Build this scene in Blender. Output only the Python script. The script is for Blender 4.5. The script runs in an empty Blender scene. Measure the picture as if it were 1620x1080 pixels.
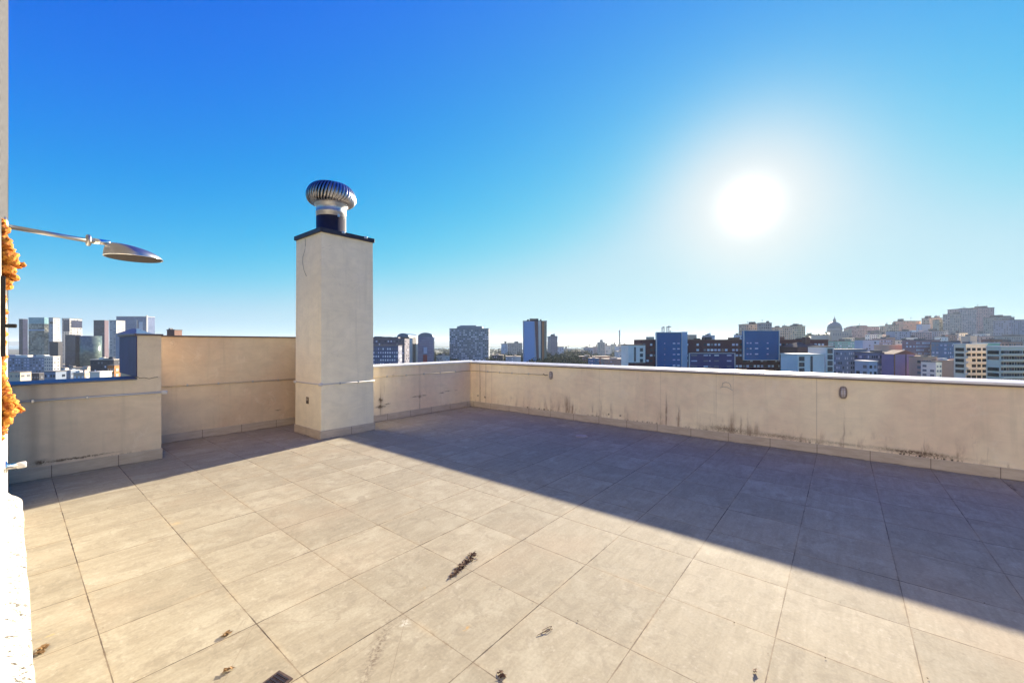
import bpy, bmesh, math, random
from mathutils import Vector, Matrix, noise
R = math.radians
S = bpy.context.scene
random.seed(7)

# ------------------------------------------------------------------ camera
F, CX, HY, CH = 643.0, 810.0, 543.0, 1.657      # focal (px of a 1620 wide frame), centre, horizon row, eye height
TH = R(39.07)                                   # view azimuth from +X
FX, FY = math.cos(TH), math.sin(TH)             # forward
RX, RY = math.sin(TH), -math.cos(TH)            # right
cam_d = bpy.data.cameras.new('camera'); cam = bpy.data.objects.new('camera', cam_d)
S.collection.objects.link(cam); S.camera = cam
cam.location = (0, 0, CH); cam.rotation_euler = (R(90), 0, TH - R(90))
cam_d.sensor_width = 36; cam_d.lens = F / 1620 * 36; cam_d.shift_y = 3 / 1620
cam_d.clip_start = 0.02; cam_d.clip_end = 60000

# ------------------------------------------------------------------ light
SUN_EL, SUN_AZ = R(16.3), R(8.8)                # azimuth from +X towards +Y
SD = Vector((math.cos(SUN_EL)*math.cos(SUN_AZ), math.cos(SUN_EL)*math.sin(SUN_AZ), math.sin(SUN_EL)))
sl = bpy.data.lights.new('sun', 'SUN'); sl.energy = 5.0; sl.angle = R(0.5); sl.color = (1.0, 0.88, 0.68)
so = bpy.data.objects.new('sun', sl); S.collection.objects.link(so)
so.rotation_euler = SD.to_track_quat('Z', 'Y').to_euler()
W = bpy.data.worlds.new('World'); S.world = W; W.use_nodes = True
S.view_settings.view_transform = 'Standard'; S.view_settings.look = 'None'
S.view_settings.gamma = 1; S.view_settings.exposure = 1.74
S.cycles.max_bounces = 6; S.cycles.volume_bounces = 0; S.cycles.diffuse_bounces = 4
S.cycles.volume_max_steps = 64

# ------------------------------------------------------------------ node maths
class E:
    nt = None
    def __init__(s, v): s.v = v
    @staticmethod
    def m(op, *a):
        n = E.nt.nodes.new('ShaderNodeMath'); n.operation = op
        for i, x in enumerate(a):
            x = x.v if isinstance(x, E) else x
            if isinstance(x, (int, float)): n.inputs[i].default_value = x
            else: E.nt.links.new(x, n.inputs[i])
        return E(n.outputs[0])
    def __add__(a, b): return E.m('ADD', a, b)
    __radd__ = __add__
    def __sub__(a, b): return E.m('SUBTRACT', a, b)
    def __rsub__(a, b): return E.m('SUBTRACT', b, a)
    def __mul__(a, b): return E.m('MULTIPLY', a, b)
    __rmul__ = __mul__
    def __truediv__(a, b): return E.m('DIVIDE', a, b)
def clamp(a): n = E.m('MULTIPLY', a, 1.0); n.v.node.use_clamp = True; return n
def gt(a, b): return E.m('GREATER_THAN', a, b)
def lt(a, b): return E.m('LESS_THAN', a, b)
def absv(a): return E.m('ABSOLUTE', a)
def gauss(a, s): t = a / s; return E.m('EXPONENT', t * t * -1.0)
def step(a, e0, e1):
    n = E.nt.nodes.new('ShaderNodeMapRange'); n.interpolation_type = 'SMOOTHSTEP'
    E.nt.links.new(a.v, n.inputs[0]); n.inputs[1].default_value = e0; n.inputs[2].default_value = e1
    return E(n.outputs[0])
def remap(a, e0, e1, o0, o1):
    n = E.nt.nodes.new('ShaderNodeMapRange')
    E.nt.links.new(a.v, n.inputs[0])
    for i, v in enumerate((e0, e1, o0, o1)): n.inputs[i+1].default_value = v
    return E(n.outputs[0])
def coords():
    t = E.nt.nodes.new('ShaderNodeTexCoord'); s = E.nt.nodes.new('ShaderNodeSeparateXYZ')
    E.nt.links.new(t.outputs['Object'], s.inputs[0])
    return t.outputs['Object'], E(s.outputs[0]), E(s.outputs[1]), E(s.outputs[2])
def comb(x, y, z):
    n = E.nt.nodes.new('ShaderNodeCombineXYZ')
    for i, q in enumerate((x, y, z)):
        if isinstance(q, E): E.nt.links.new(q.v, n.inputs[i])
        else: n.inputs[i].default_value = q
    return n.outputs[0]
def nz(vec, scale, detail=3, rough=.55, dist=0):
    n = E.nt.nodes.new('ShaderNodeTexNoise'); E.nt.links.new(vec, n.inputs['Vector'])
    n.inputs['Scale'].default_value = scale; n.inputs['Detail'].default_value = detail
    n.inputs['Roughness'].default_value = rough; n.inputs['Distortion'].default_value = dist
    return E(n.outputs[0])
def wn(vec):
    n = E.nt.nodes.new('ShaderNodeTexWhiteNoise'); n.noise_dimensions = '3D'
    E.nt.links.new(vec, n.inputs['Vector']); return E(n.outputs['Value'])
def mixc(f, a, b, mode='MIX'):
    n = E.nt.nodes.new('ShaderNodeMix'); n.data_type = 'RGBA'; n.blend_type = mode
    def put(sock, v):
        if isinstance(v, E): v = v.v
        if isinstance(v, (int, float)): sock.default_value = v
        elif isinstance(v, tuple): sock.default_value = (*v, 1)
        else: E.nt.links.new(v, sock)
    put(n.inputs[0], f); put(n.inputs[6], a); put(n.inputs[7], b)
    return n.outputs[2]
def scalec(c, k): return mixc(1.0, c, comb(k, k, k), 'MULTIPLY')

# sky: Nishita, richer blue, plus the bright aureole round the sun
E.nt = W.node_tree; nt = W.node_tree
bg = nt.nodes['Background']
sky = nt.nodes.new('ShaderNodeTexSky'); sky.sky_type = 'NISHITA'; sky.sun_disc = False
sky.sun_elevation = SUN_EL; sky.sun_rotation = R(90) - SUN_AZ
sky.altitude = 30; sky.air_density = 1.0; sky.dust_density = 0.1; sky.ozone_density = 3.0
tc = nt.nodes.new('ShaderNodeTexCoord')
dp = nt.nodes.new('ShaderNodeVectorMath'); dp.operation = 'DOT_PRODUCT'
nt.links.new(tc.outputs['Generated'], dp.inputs[0]); dp.inputs[1].default_value = SD
ang = E.m('ARCCOSINE', E.m('MINIMUM', E(dp.outputs['Value']), 0.99999))
sep = nt.nodes.new('ShaderNodeSeparateColor'); nt.links.new(sky.outputs[0], sep.inputs[0])
KS = 0.06 * 2 ** 1.74
def grade(ch, p, k, mx): return (1.0 - E.m('EXPONENT', E.m('POWER', E(sep.outputs[ch]) * KS, p) * (-k / mx))) * mx
cr, cg, cb = grade(0, 3.8, 2.7, .44), grade(1, 1.8, 1.72, .73), E.m('MINIMUM', E.m('POWER', E(sep.outputs[2]) * KS, .42) * 1.07, .86)
fw = E.m('EXPONENT', E.m('POWER', ang / .145, 2.0) * -1.0) * .86       # pale aureole
core = gauss(ang, .040) * 1.0 + gauss(ang, .34) * .03
def halo(c, t): return (c * (1.0 - fw) + fw * t + core) / KS
cr, cg, cb = halo(E.m('MAXIMUM', cr - .012, 0.0) + gauss(ang, .6) * .07, .93), halo(cg + gauss(ang, .75) * .035, .92), halo(cb, .89)
nt.links.new(comb(cr, cg, cb), bg.inputs[0]); bg.inputs[1].default_value = 0.06

# ------------------------------------------------------------------ materials
MATS = {}
def mat(name, rough=.6, metal=0, spec=.5):
    m = bpy.data.materials.new(name); m.use_nodes = True; MATS[name] = m
    E.nt = m.node_tree; b = m.node_tree.nodes['Principled BSDF']
    b.inputs['Roughness'].default_value = rough; b.inputs['Metallic'].default_value = metal
    b.inputs['Specular IOR Level'].default_value = spec
    return m, b
def link(b, s, v):
    v = v.v if isinstance(v, E) else v
    E.nt.links.new(v, b.inputs[s])
def bump(b, h, strength, dist=.01):
    n = E.nt.nodes.new('ShaderNodeBump'); n.inputs['Strength'].default_value = strength
    n.inputs['Distance'].default_value = dist
    E.nt.links.new(h.v, n.inputs['Height']); E.nt.links.new(n.outputs[0], b.inputs['Normal'])
def plain(name, c, rough=.6, metal=0, var=.18, scale=6, bmp=0):
    if name in MATS: return MATS[name]
    m, b = mat(name, rough, metal)
    co, x, y, z = coords()
    n = nz(co, scale, 4)
    k = remap(n, .25, .75, 1 - var, 1 + var)
    link(b, 'Base Color', scalec(mixc(0.0, c, c), k))
    if bmp: bump(b, nz(co, scale * 8, 4), bmp)
    return m
# ---- terrace tile
TILE, GX, GY = 0.6, 2.114, 0.291
def tile_mat():
    m, b = mat('floor_tile', .5, 0, .26)
    co, x, y, z = coords()
    u = (x - GX) / TILE; v = (y - GY) / TILE
    fu = E.m('FLOOR', u); fv = E.m('FLOOR', v)
    du = absv(E.m('FRACT', u + .5) - .5) * TILE; dv = absv(E.m('FRACT', v + .5) - .5) * TILE
    cell = wn(comb(fu, fv, 1.0)); cell2 = wn(comb(fu, fv, 5.0))
    # streaks along each tile, shifted tile by tile
    st = nz(comb(x * 1.2 + cell * 9.0, y * 9.0 + cell2 * 7.0, cell * 20.0), 2.4, 5, .62, .6)
    bl = nz(comb(x + cell * 13.0, y, cell2 * 9.0), 3.2, 5, .6, .4)
    fine = nz(co, 60, 3, .6)
    big = nz(co, .8, 4, .6)
    c = mixc(step(st, .34, .66), (.322, .276, .192), (.372, .322, .228))
    c = mixc(step(bl, .46, .68) * .55, c, (.455, .408, .300))
    bl2 = nz(comb(x + cell2 * 31.0, y + cell * 17.0, 2.0), 7.0, 5, .68, 1.2)
    c = mixc(step(bl2, .50, .64) * .50, c, (.265, .225, .16))
    c = mixc(step(nz(comb(x * 2.2, y * 2.2 + cell * 5.0, cell2 * 3.0), 9.0, 4, .7), .58, .66) * .30, c, (.52, .46, .35))
    c = mixc(step(big, .5, .68) * .35, c, (.40, .31, .21))
    c = scalec(c, remap(cell, 0, 1, .93, 1.07) * remap(fine, .3, .7, .90, 1.09))
    # dark rain marks / drips, elongated
    rm = step(nz(comb(x * 1.5, y * 10.0, 3.0), 1.7, 5, .7, .8), .60, .70)
    c = mixc(rm * .30, c, (.30, .24, .17))
    # joints: grout that is dark in stretches and sandy in others
    ju = wn(comb(E.m('ROUND', u), 3.0, 0)); jv = wn(comb(4.0, E.m('ROUND', v), 0))
    nu = nz(comb(E.m('ROUND', u) * 7.3, y * 1.5, 0), 1.0, 3); nv = nz(comb(x * 1.5, E.m('ROUND', v) * 5.1, 2.0), 1.0, 3)
    wj = remap(nz(co, 9, 2), .3, .7, .0016, .0044)
    lu = lt(du, wj); lv = lt(dv, wj)
    dku = clamp((nu * 3.6 + ju * .5) - 1.65); dkv = clamp((nv * 3.6 + jv * .5) - 1.60)
    dj = E.m('MAXIMUM', lu * dku, lv * dkv)
    anyj = E.m('MAXIMUM', lu, lv)
    halo = E.m('MAXIMUM', gauss(du, .022), gauss(dv, .022)) * step(nz(co, 3, 3), .42, .7)
    c = mixc(halo * .38, c, (.50, .39, .24))
    dirt = E.m('MAXIMUM', gauss(du, .009), gauss(dv, .009)) * step(nz(co, 14, 4, .75), .48, .64)
    c = mixc(dirt * .55, c, (.20, .14, .085))
    c = mixc(anyj * .62, c, (.235, .175, .11))
    c = mixc(clamp(dj * 1.25), c, (.065, .045, .035))
    # the scraped fan of grout dust and the rust-brown spots
    def spot(px, py, su, sv, col, k, c, ns=30, a=0.0):
        P = floorpt(px, py); ca, sa = math.cos(a), math.sin(a)
        dx = x - P[0]; dy = y - P[1]
        g = gauss(dx * ca + dy * sa, su) * gauss(dy * ca - dx * sa, sv)
        return mixc(clamp(g * step(nz(co, ns, 4, .7), .42, .6) * k), c, col)
    c = spot(595, 1030, .26, .035, (.14, .10, .07), .8, c, 45, -2.45)
    c = spot(640, 985, .03, .03, (.70, .66, .55), .8, c)
    c = spot(738, 993, .028, .010, (.50, .29, .08), .8, c)
    c = spot(671, 930, .03, .012, (.50, .29, .08), .5, c)
    c = spot(83, 1003, .05, .006, (.50, .36, .12), .9, c)
    c = spot(277, 828, .05, .05, (.58, .40, .18), .45, c, 12)
    c = spot(930, 690, .35, .12, (.26, .17, .14), .55, c, 6)
    c = spot(1395, 795, .25, .05, (.34, .24, .20), .5, c, 12)
    c = spot(735, 650, .20, .03, (.08, .05, .03), .7, c, 14)
    c = spot(1600, 770, .20, .02, (.05, .04, .03), .9, c, 20)
    def crack(p0, p1, k, c, w=.0016):
        A, B_ = floorpt(*p0), floorpt(*p1); L = (B_ - A).length; t = (B_ - A) / L
        dx = x - A.x; dy = y - A.y; al = dx * t.x + dy * t.y; pe = dy * t.x - dx * t.y + (nz(co, 6, 2) - .5) * .02
        return mixc(clamp(gauss(pe, w) * gt(al, 0) * lt(al, L) * k), c, (.20, .14, .09))
    for p0, p1, k in (((643, 973), (612, 1090), .6), ((403, 986), (350, 1085), .45), ((403, 986), (548, 978), .4), ((748, 900), (690, 940), .5), ((643, 973), (500, 1085), .5)): c = crack(p0, p1, k, c)
    link(b, 'Base Color', c)
    link(b, 'Roughness', remap(bl, .3, .7, .78, .93))
    h = st * .25 + fine * .08 - anyj * 1.0
    bump(b, h, .35, .003)
    return m
def floorpt(px, py, h=CH):
    d = F * h / (py - HY); l = (px - CX) / F * d
    return Vector((l * RX + d * FX, l * RY + d * FY, 0))
def at(px, py, dep):
    l = (px - CX) / F * dep
    return Vector((l * RX + dep * FX, l * RY + dep * FY, CH + (HY - py) / F * dep))
def on_x(px, py, X):       # point on plane X=const
    r = (px - CX) / F; d = X / (r * RX + FX)
    return Vector((X, d * (r * RY + FY), CH + (HY - py) / F * d))
def on_y(px, py, Y):
    r = (px - CX) / F; d = Y / (r * RY + FY)
    return Vector((d * (r * RX + FX), Y, CH + (HY - py) / F * d))
WX, WY, WT = 7.65, 7.62, 8.73      # right parapet plane, back parapet plane, tall recessed wall plane

def render_mat(name, axis, seams=(), streaks=(), spots=(), foot=.5, base=(.80, .67, .47), warm=(.76, .59, .41), foot_h=.16):
    """painted render; axis 'x' or 'y' = coordinate that runs along the wall"""
    m, b = mat(name, .75)
    co, x, y, z = coords(); s = x if axis == 'x' else y
    big = nz(comb(x, y, z * .7), .9, 4, .6); mid = nz(co, 5, 4); fine = nz(co, 120, 3, .7)
    c = mixc(step(big, .35, .7), base, warm)
    c = scalec(c, remap(mid, .3, .7, .96, 1.04) * remap(nz(comb(x, y, z * 2.2), 2.2, 5, .7, 1.5), .3, .7, .93, 1.06))
    c = mixc(step(nz(comb(x * 1.3, y * 1.3, z), 3.3, 4, .7, .6), .58, .66) * .22, c, (.86, .76, .60))
    hl = gauss(nz(comb(x, y, z), 1.7, 3, .6, .9) - .5, .0016) * step(nz(co, .9, 2), .52, .62)
    c = mixc(clamp(hl * .30), c, (.30, .22, .15))
    ve = nz(comb(x * 5.0, y * 5.0, z * .35), 1.6, 5, .65)
    c = mixc(step(ve, .52, .75) * .35, c, tuple(q * .70 for q in base))
    # grime that climbs from the skirting
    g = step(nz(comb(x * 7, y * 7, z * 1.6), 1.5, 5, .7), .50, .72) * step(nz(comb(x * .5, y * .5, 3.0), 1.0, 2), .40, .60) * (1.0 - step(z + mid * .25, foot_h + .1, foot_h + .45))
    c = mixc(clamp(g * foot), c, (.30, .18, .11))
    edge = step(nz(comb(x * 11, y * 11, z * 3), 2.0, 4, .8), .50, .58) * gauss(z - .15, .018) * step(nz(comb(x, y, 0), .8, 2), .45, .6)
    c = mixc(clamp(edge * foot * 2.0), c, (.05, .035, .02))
    wob = (nz(comb(x * 3, y * 3, z * 2), 3.0, 3) - .5) * .05
    for s0, w, k in seams:
        c = mixc(clamp(gauss(s - s0 + wob * .1, w) * k), c, (.16, .10, .06))
    for s0, w, z0, z1, k in streaks:           # vertical runs
        q = gauss(s - s0 + wob, w) * step(z, z0 - .02, z0 + .02) * (1.0 - step(z, z1 * .4 + z0 * .6, z1))
        q = q * step(nz(comb(x * 30, y * 30, z * 5), 1.0, 5, .7), .30, .62)
        c = mixc(clamp(q * k * .62), c, (.24, .135, .075))
    for s0, z0, su, sv, k in spots:
        w2 = (nz(co, 14, 4, .7) - .5) * .10
        q = gauss(s - s0 + w2, su) * gauss(z - z0 + w2 * .6, sv) * step(nz(co, 40, 3, .7), .30, .55)
        c = mixc(clamp(q * k * .6), c, (.15, .10, .06))
    link(b, 'Base Color', c)
    bump(b, fine * .5 + mid * .6, .18, .004)
    return m

tile = tile_mat()
m, b = mat('skirting_tile', .55)
co, x, y, z = coords()
n1 = nz(comb(x * 2, y * 2, z * 9), 2.0, 5, .6)
c = mixc(step(n1, .35, .65), (.46, .37, .28), (.55, .46, .35))
ju = absv(E.m('FRACT', (x - GX) / TILE + .5) - .5) * TILE; jv = absv(E.m('FRACT', (y - GY) / TILE + .5) - .5) * TILE
geo = E.nt.nodes.new('ShaderNodeNewGeometry'); sp = E.nt.nodes.new('ShaderNodeSeparateXYZ'); E.nt.links.new(geo.outputs['Normal'], sp.inputs[0])
fx = absv(E(sp.outputs[0])); fy = absv(E(sp.outputs[1]))
j = E.m('MAXIMUM', lt(ju, .004) * gt(fy, .7), lt(jv, .004) * gt(fx, .7))
c = mixc(j * .8, c, (.12, .08, .06))
c = mixc(gauss(z, .012) * step(nz(co, 4, 3), .4, .6) * .8, c, (.06, .04, .03))
link(b, 'Base Color', c); skirt_m = MATS['skirting_tile']

def along_x(px, Y=WY): return on_y(px, 600, Y).x
def along_y(px): return on_x(px, 600, WX).y
right_m = render_mat('parapet_paint_right', 'y',
    seams=[(along_y(759), .006, .75), (along_y(768.5), .012, .35), (along_y(778), .004, .5), (along_y(948), .004, .25),
           (along_y(1045), .006, .2), (along_y(1133), .006, .2), (along_y(1292), .005, .35), (along_y(1160), .006, .2), (-3.3, .006, .5)],
    streaks=[(along_y(760), .010, .12, 1.1, 1.3), (along_y(862), .03, .12, .5, .6), (along_y(871), .016, .12, .55, 1.1), (along_y(898), .07, .10, .62, 1.5),
             (along_y(905), .03, .10, .45, 1.5), (along_y(950), .03, .10, .62, .8), (along_y(967), .03, .10, .55, .8),
             (along_y(990), .04, .10, .5, .6), (along_y(1054), .014, .12, .85, 1.5), (along_y(1045), .05, .10, .45, .7),
             (along_y(1073), .03, .10, .62, 1.4), (along_y(1158), .05, .10, .55, 1.2), (along_y(1172), .012, .10, .50, 1.2),
             (along_y(1183), .010, .10, .60, 1.2), (along_y(1196), .03, .10, .45, .8), (along_y(1335), .008, .12, .75, .9),
             (along_y(1462), .004, .12, .5, .9), (along_y(1563), .004, .12, .42, .6), (along_y(1300), .02, .12, .4, .5)],
    spots=[(along_y(756), .30, .02, .02, 3), (along_y(767), .28, .02, .02, 3), (along_y(963), .22, .015, .015, 3), (along_y(981), .22, .018, .018, 3),
           (along_y(1150), .20, .35, .05, 1.3), (along_y(1235), .19, .4, .03, 1.2), (along_y(1450), .19, .35, .025, 2.0), (along_y(1330), .19, .3, .02, .8)], foot=.75, base=(.88, .75, .51))
back_m = render_mat('parapet_paint_back', 'x',
    seams=[(along_x(603), .05, .15), (along_x(664), .03, .15), (along_x(697), .004, .15)],
    streaks=[(along_x(602), .012, .1, .9, .9), (along_x(608), .006, .55, .95, .9), (along_x(664), .012, .12, .7, .9)],
    spots=[(along_x(602), .45, .035, .05, 3), (along_x(603), .31, .12, .018, 2.0), (along_x(602), .31, .05, .035, 3), (along_x(613), .35, .06, .012, 1.8),
           (along_x(657), .43, .08, .013, 1.8), (along_x(671), .44, .06, .013, 1.5), (along_x(664), .42, .04, .03, 1.5),
           (along_x(699), .44, .07, .012, 2.2), (along_x(708), .47, .09, .010, 1.6), (along_x(722), .47, .04, .01, 1.2), (along_x(622), .95, .03, .02, 1.2)], foot=.15)
tall_m = render_mat('parapet_paint_tall', 'x', spots=[(along_x(440, WT), .33, .05, .01, 1.5)], foot=.12, base=(.70, .58, .40), warm=(.66, .49, .32))
low_m = render_mat('parapet_paint_low', 'x', seams=[(along_x(52), .05, .28), (.32, .03, .14)], spots=[(.52, .19, .3, .012, 2.0), (.22, .20, .05, .03, 2.0)], foot=.2, base=(.74, .61, .43), warm=(.70, .54, .38))
chim_m = render_mat('chimney_paint', 'x', foot=.06, base=(.87, .77, .56), warm=(.84, .74, .53))
m, b = mat('navy_paint', .6); co, x, y, z = coords()
link(b, 'Base Color', scalec(mixc(0.0, (.05, .055, .15), (.05, .055, .15)), remap(nz(co, 4, 3), .3, .7, .85, 1.15))); navy_m = m
m, b = mat('coping_white', .5); co, x, y, z = coords()
link(b, 'Base Color', mixc(step(nz(co, 6, 4), .4, .7), (.80, .78, .74), (.70, .68, .64))); cop_w = m
cop_dark = plain('coping_dark', (.13, .10, .09), .5)
cop_blue = plain('coping_metal', (.15, .15, .16), .45, .1)
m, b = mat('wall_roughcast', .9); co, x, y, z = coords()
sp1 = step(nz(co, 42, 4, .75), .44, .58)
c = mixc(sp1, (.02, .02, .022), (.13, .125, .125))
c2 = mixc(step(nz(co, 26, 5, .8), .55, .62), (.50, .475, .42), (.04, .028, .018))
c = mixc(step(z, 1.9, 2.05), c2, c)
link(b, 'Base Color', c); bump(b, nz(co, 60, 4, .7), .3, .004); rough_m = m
m, b = mat('orange_foam', .85); co, x, y, z = coords()
fo = nz(co, 55, 4, .7)
link(b, 'Base Color', mixc(step(fo, .35, .65), (.36, .075, .006), (.75, .33, .04))); bump(b, fo, .8, .01); foam_m = m
steel = plain('brushed_metal', (.50, .48, .47), .36, 1.0, .10, 20)
alu = plain('aluminium', (.55, .55, .56), .48, 1.0, .10, 12)
chrome = plain('chrome', (.80, .80, .80), .12, 1.0, .04, 12)
dark_holes, b = mat('shower_face', .6); co, x, y, z = coords()
vo = E.nt.nodes.new('ShaderNodeTexVoronoi'); vo.inputs['Scale'].default_value = 90; E.nt.links.new(co, vo.inputs['Vector'])
link(b, 'Base Color', mixc(lt(E(vo.outputs['Distance']), .25), (.022, .014, .012), (.06, .045, .04)))
bitumen = plain('bitumen_black', (.022, .018, .03), .5, 0, .3, 10, .2)
white_pvc = plain('white_pvc', (.60, .56, .52), .7, 0, .08)
cream_pvc = plain('painted_pvc', (.55, .46, .34), .8, 0, .08)
black_pl = plain('black_plastic', (.007, .007, .008), .8)
rust_m = plain('dark_rusty_iron', (.10, .065, .05), .6, .3, .4, 40)
leaf_m = plain('dry_leaf', (.10, .045, .02), .8, 0, .5, 60)
straw_m = plain('straw', (.22, .12, .04), .8, 0, .4, 60)
glass_cage = plain('frosted_glass', (.50, .46, .44), .3, 0, .1)

# ------------------------------------------------------------------ object helpers
COL = S.collection
def mesh(name, bm, m, parent=None, smooth=False):
    me = bpy.data.meshes.new(name); bm.normal_update(); bm.to_mesh(me); bm.free()
    if smooth:
        for p in me.polygons: p.use_smooth = True
    o = bpy.data.objects.new(name, me); COL.objects.link(o)
    for q in (m if isinstance(m, (list, tuple)) else [m]): me.materials.append(q)
    if parent: o.parent = parent; o.matrix_parent_inverse = Matrix()
    return o
def tag(o, label, cat, group=None):
    o['label'] = label; o['category'] = cat
    if group: o['group'] = group
    return o
def thing(name, label, cat, loc=(0, 0, 0), rz=0, group=None):
    o = bpy.data.objects.new(name, None); COL.objects.link(o); o.location = loc; o.rotation_euler = (0, 0, rz)
    o.empty_display_size = .2
    return tag(o, label, cat, group)
def box(bm, x0, x1, y0, y1, z0, z1, bev=0, mi=0):
    g = bmesh.ops.create_cube(bm, size=1)
    vs = g['verts']
    bmesh.ops.scale(bm, vec=(x1 - x0, y1 - y0, z1 - z0), verts=vs)
    bmesh.ops.translate(bm, vec=((x0 + x1) / 2, (y0 + y1) / 2, (z0 + z1) / 2), verts=vs)
    fs = {f for v in vs for f in v.link_faces}
    for f in fs: f.material_index = mi
    if bev:
        es = list({e for v in vs for e in v.link_edges})
        bmesh.ops.bevel(bm, geom=es, offset=bev, segments=2, affect='EDGES', profile=.5)
def BOX(*a, **k): bm = bmesh.new(); box(bm, *a, **k); return bm
def lathe(bm, prof, n=32, c=(0, 0, 0), M=None, cap=True):
    rings = []
    for r, z in prof:
        ring = []
        for i in range(n):
            a = 2 * math.pi * i / n; p = Vector((r * math.cos(a), r * math.sin(a), z))
            if M: p = M @ p
            ring.append(bm.verts.new(p + Vector(c)))
        rings.append(ring)
    for a, b_ in zip(rings, rings[1:]):
        for i in range(n):
            j = (i + 1) % n; bm.faces.new((a[i], a[j], b_[j], b_[i]))
    if cap:
        bm.faces.new(list(reversed(rings[0]))); bm.faces.new(rings[-1])
def tube(bm, pts, r, n=10, closed=False):
    pts = [Vector(p) for p in pts]; rings = []
    N = len(pts)
    for i, p in enumerate(pts):
        if closed: t = pts[(i + 1) % N] - pts[i - 1]
        else: t = pts[min(i + 1, N - 1)] - pts[max(i - 1, 0)]
        t.normalize(); a = t.orthogonal() if abs(t.z) > .9 else t.cross(Vector((0, 0, 1)))
        a.normalize(); b_ = t.cross(a)
        rr = r[i] if isinstance(r, (list, tuple)) else r
        rings.append([bm.verts.new(p + (a * math.cos(2 * math.pi * k / n) + b_ * math.sin(2 * math.pi * k / n)) * rr) for k in range(n)])
    lim = N if closed else N - 1
    for i in range(lim):
        A, B_ = rings[i], rings[(i + 1) % N]
        for k in range(n):
            j = (k + 1) % n; bm.faces.new((A[k], A[j], B_[j], B_[k]))
    if not closed:
        bm.faces.new(list(reversed(rings[0]))); bm.faces.new(rings[-1])
def prism(bm, pts, axis, a0, a1):
    """polygon pts (2D) extruded along axis 'x' or 'y' or 'z'"""
    def P(p, a): return {'x': (a, p[0], p[1]), 'y': (p[0], a, p[1]), 'z': (p[0], p[1], a)}[axis]
    A = [bm.verts.new(P(p, a0)) for p in pts]; B_ = [bm.verts.new(P(p, a1)) for p in pts]
    n = len(pts)
    for i in range(n):
        j = (i + 1) % n; bm.faces.new((A[i], A[j], B_[j], B_[i]))
    bm.faces.new(A); bm.faces.new(list(reversed(B_)))
    bmesh.ops.recalc_face_normals(bm, faces=bm.faces)

# ------------------------------------------------------------------ terrace
GZ = -40.0
bm = bmesh.new()
g = bmesh.ops.create_grid(bm, x_segments=2, y_segments=2, size=.5)
bmesh.ops.scale(bm, vec=(9.0, 16.0, 1), verts=g['verts']); bmesh.ops.translate(bm, vec=(3.4, 1.4, 0), verts=g['verts'])
fl = mesh('floor', bm, tile); fl['kind'] = 'structure'
own = thing('terrace_building', 'beige apartment building whose flat roof is the tiled terrace in the foreground', 'building', (3.9, 1, GZ))
mesh('wall', BOX(-4.6, 3.9, -6.9, 7.6, 0, -GZ - .06), plain('own_wall', (.5, .43, .33)), own)

# right parapet
rp = thing('parapet_wall', 'long cream terrace wall with mould streaks along its foot and white sloping coping, on the right', 'wall', (WX, 0, 0))
def local(bm, o): bmesh.ops.translate(bm, vec=-Vector(o.location), verts=bm.verts); return bm
def wpart(name, bm, m, root, smooth=False):
    ob = mesh(name, bm, m, root, smooth); ob.matrix_parent_inverse = Matrix.Translation(-Vector(root.location)); return ob
YB = -5.2
wpart('wall', BOX(WX, WX + .2, YB, WY + .2, -.05, 1.165), right_m, rp)
def skirting(root, x0, x1, y0, y1):
    wpart('skirting', BOX(x0, x1, y0, y1, 0.001, .142, bev=.003), skirt_m, root)
skirting(rp, WX - .014, WX - .0005, YB, WY - .001)
bm = bmesh.new()
prism(bm, [(WX - .03, 1.150), (WX - .03, 1.180), (WX + .205, 1.205), (WX + .205, 1.166), (WX - .004, 1.166), (WX - .004, 1.150)], 'y', YB, WY - .03)
wpart('coping', bm, cop_w, rp)
wpart('drip_edge', BOX(WX - .026, WX - .002, YB, WY - .04, 1.128, 1.149), cop_dark, rp)

# back parapet (right of the chimney)
bp = thing('parapet_wall', 'short cream terrace wall with cross-shaped mould marks between chimney and far corner', 'wall', (5.5, WY, 0))
wpart('wall', BOX(4.34, WX - .001, WY, WY + .2, -.05, 1.160), back_m, bp)
wpart('skirting', BOX(4.40, WX - .015, WY - .014, WY - .0005, .001, .142, bev=.003), skirt_m, bp)
bm = bmesh.new()
prism(bm, [(WY - .028, 1.152), (WY - .028, 1.180), (WY + .205, 1.203), (WY + .205, 1.162), (WY - .004, 1.162), (WY - .004, 1.152)], 'x', 4.345, WX + .206)
wpart('coping', bm, cop_w, bp)

# tall recessed wall with its returns
X0, X1 = 1.094, 1.363
tw = thing('parapet_wall', 'tall plain cream wall behind and left of the chimney with thin dark coping', 'wall', (2.7, WT, 0))
wpart('wall', BOX(X1, 4.13, WT, WT + .29, -.05, 1.765), tall_m, tw)
wpart('end_wall', BOX(4.13, 4.335, WY, WT + .29, -.05, 1.765), tall_m, tw)
bm = bmesh.new(); box(bm, X0 + .012, X1, WY, WT + .29, -.05, 1.765); wpart('pier', bm, low_m, tw)
wpart('side_panel', BOX(X0, X0 + .010, WY + .006, WT + .285, 1.19, 1.76), navy_m, tw)
wpart('skirting', BOX(X1 + .001, 4.12, WT - .014, WT - .0005, .001, .142, bev=.003), skirt_m, tw)
wpart('skirting', BOX(X1 + .0005, X1 + .014, WY + .001, WT - .015, .001, .142, bev=.003), skirt_m, tw)
bm = bmesh.new(); box(bm, X0 - .02, X1 + .02, WY - .02, WT - .021, 1.766, 1.792); box(bm, X0 - .02, 4.35, WT - .0205, WT + .31, 1.7662, 1.7922)
wpart('coping', bm, cop_dark, tw)

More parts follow.
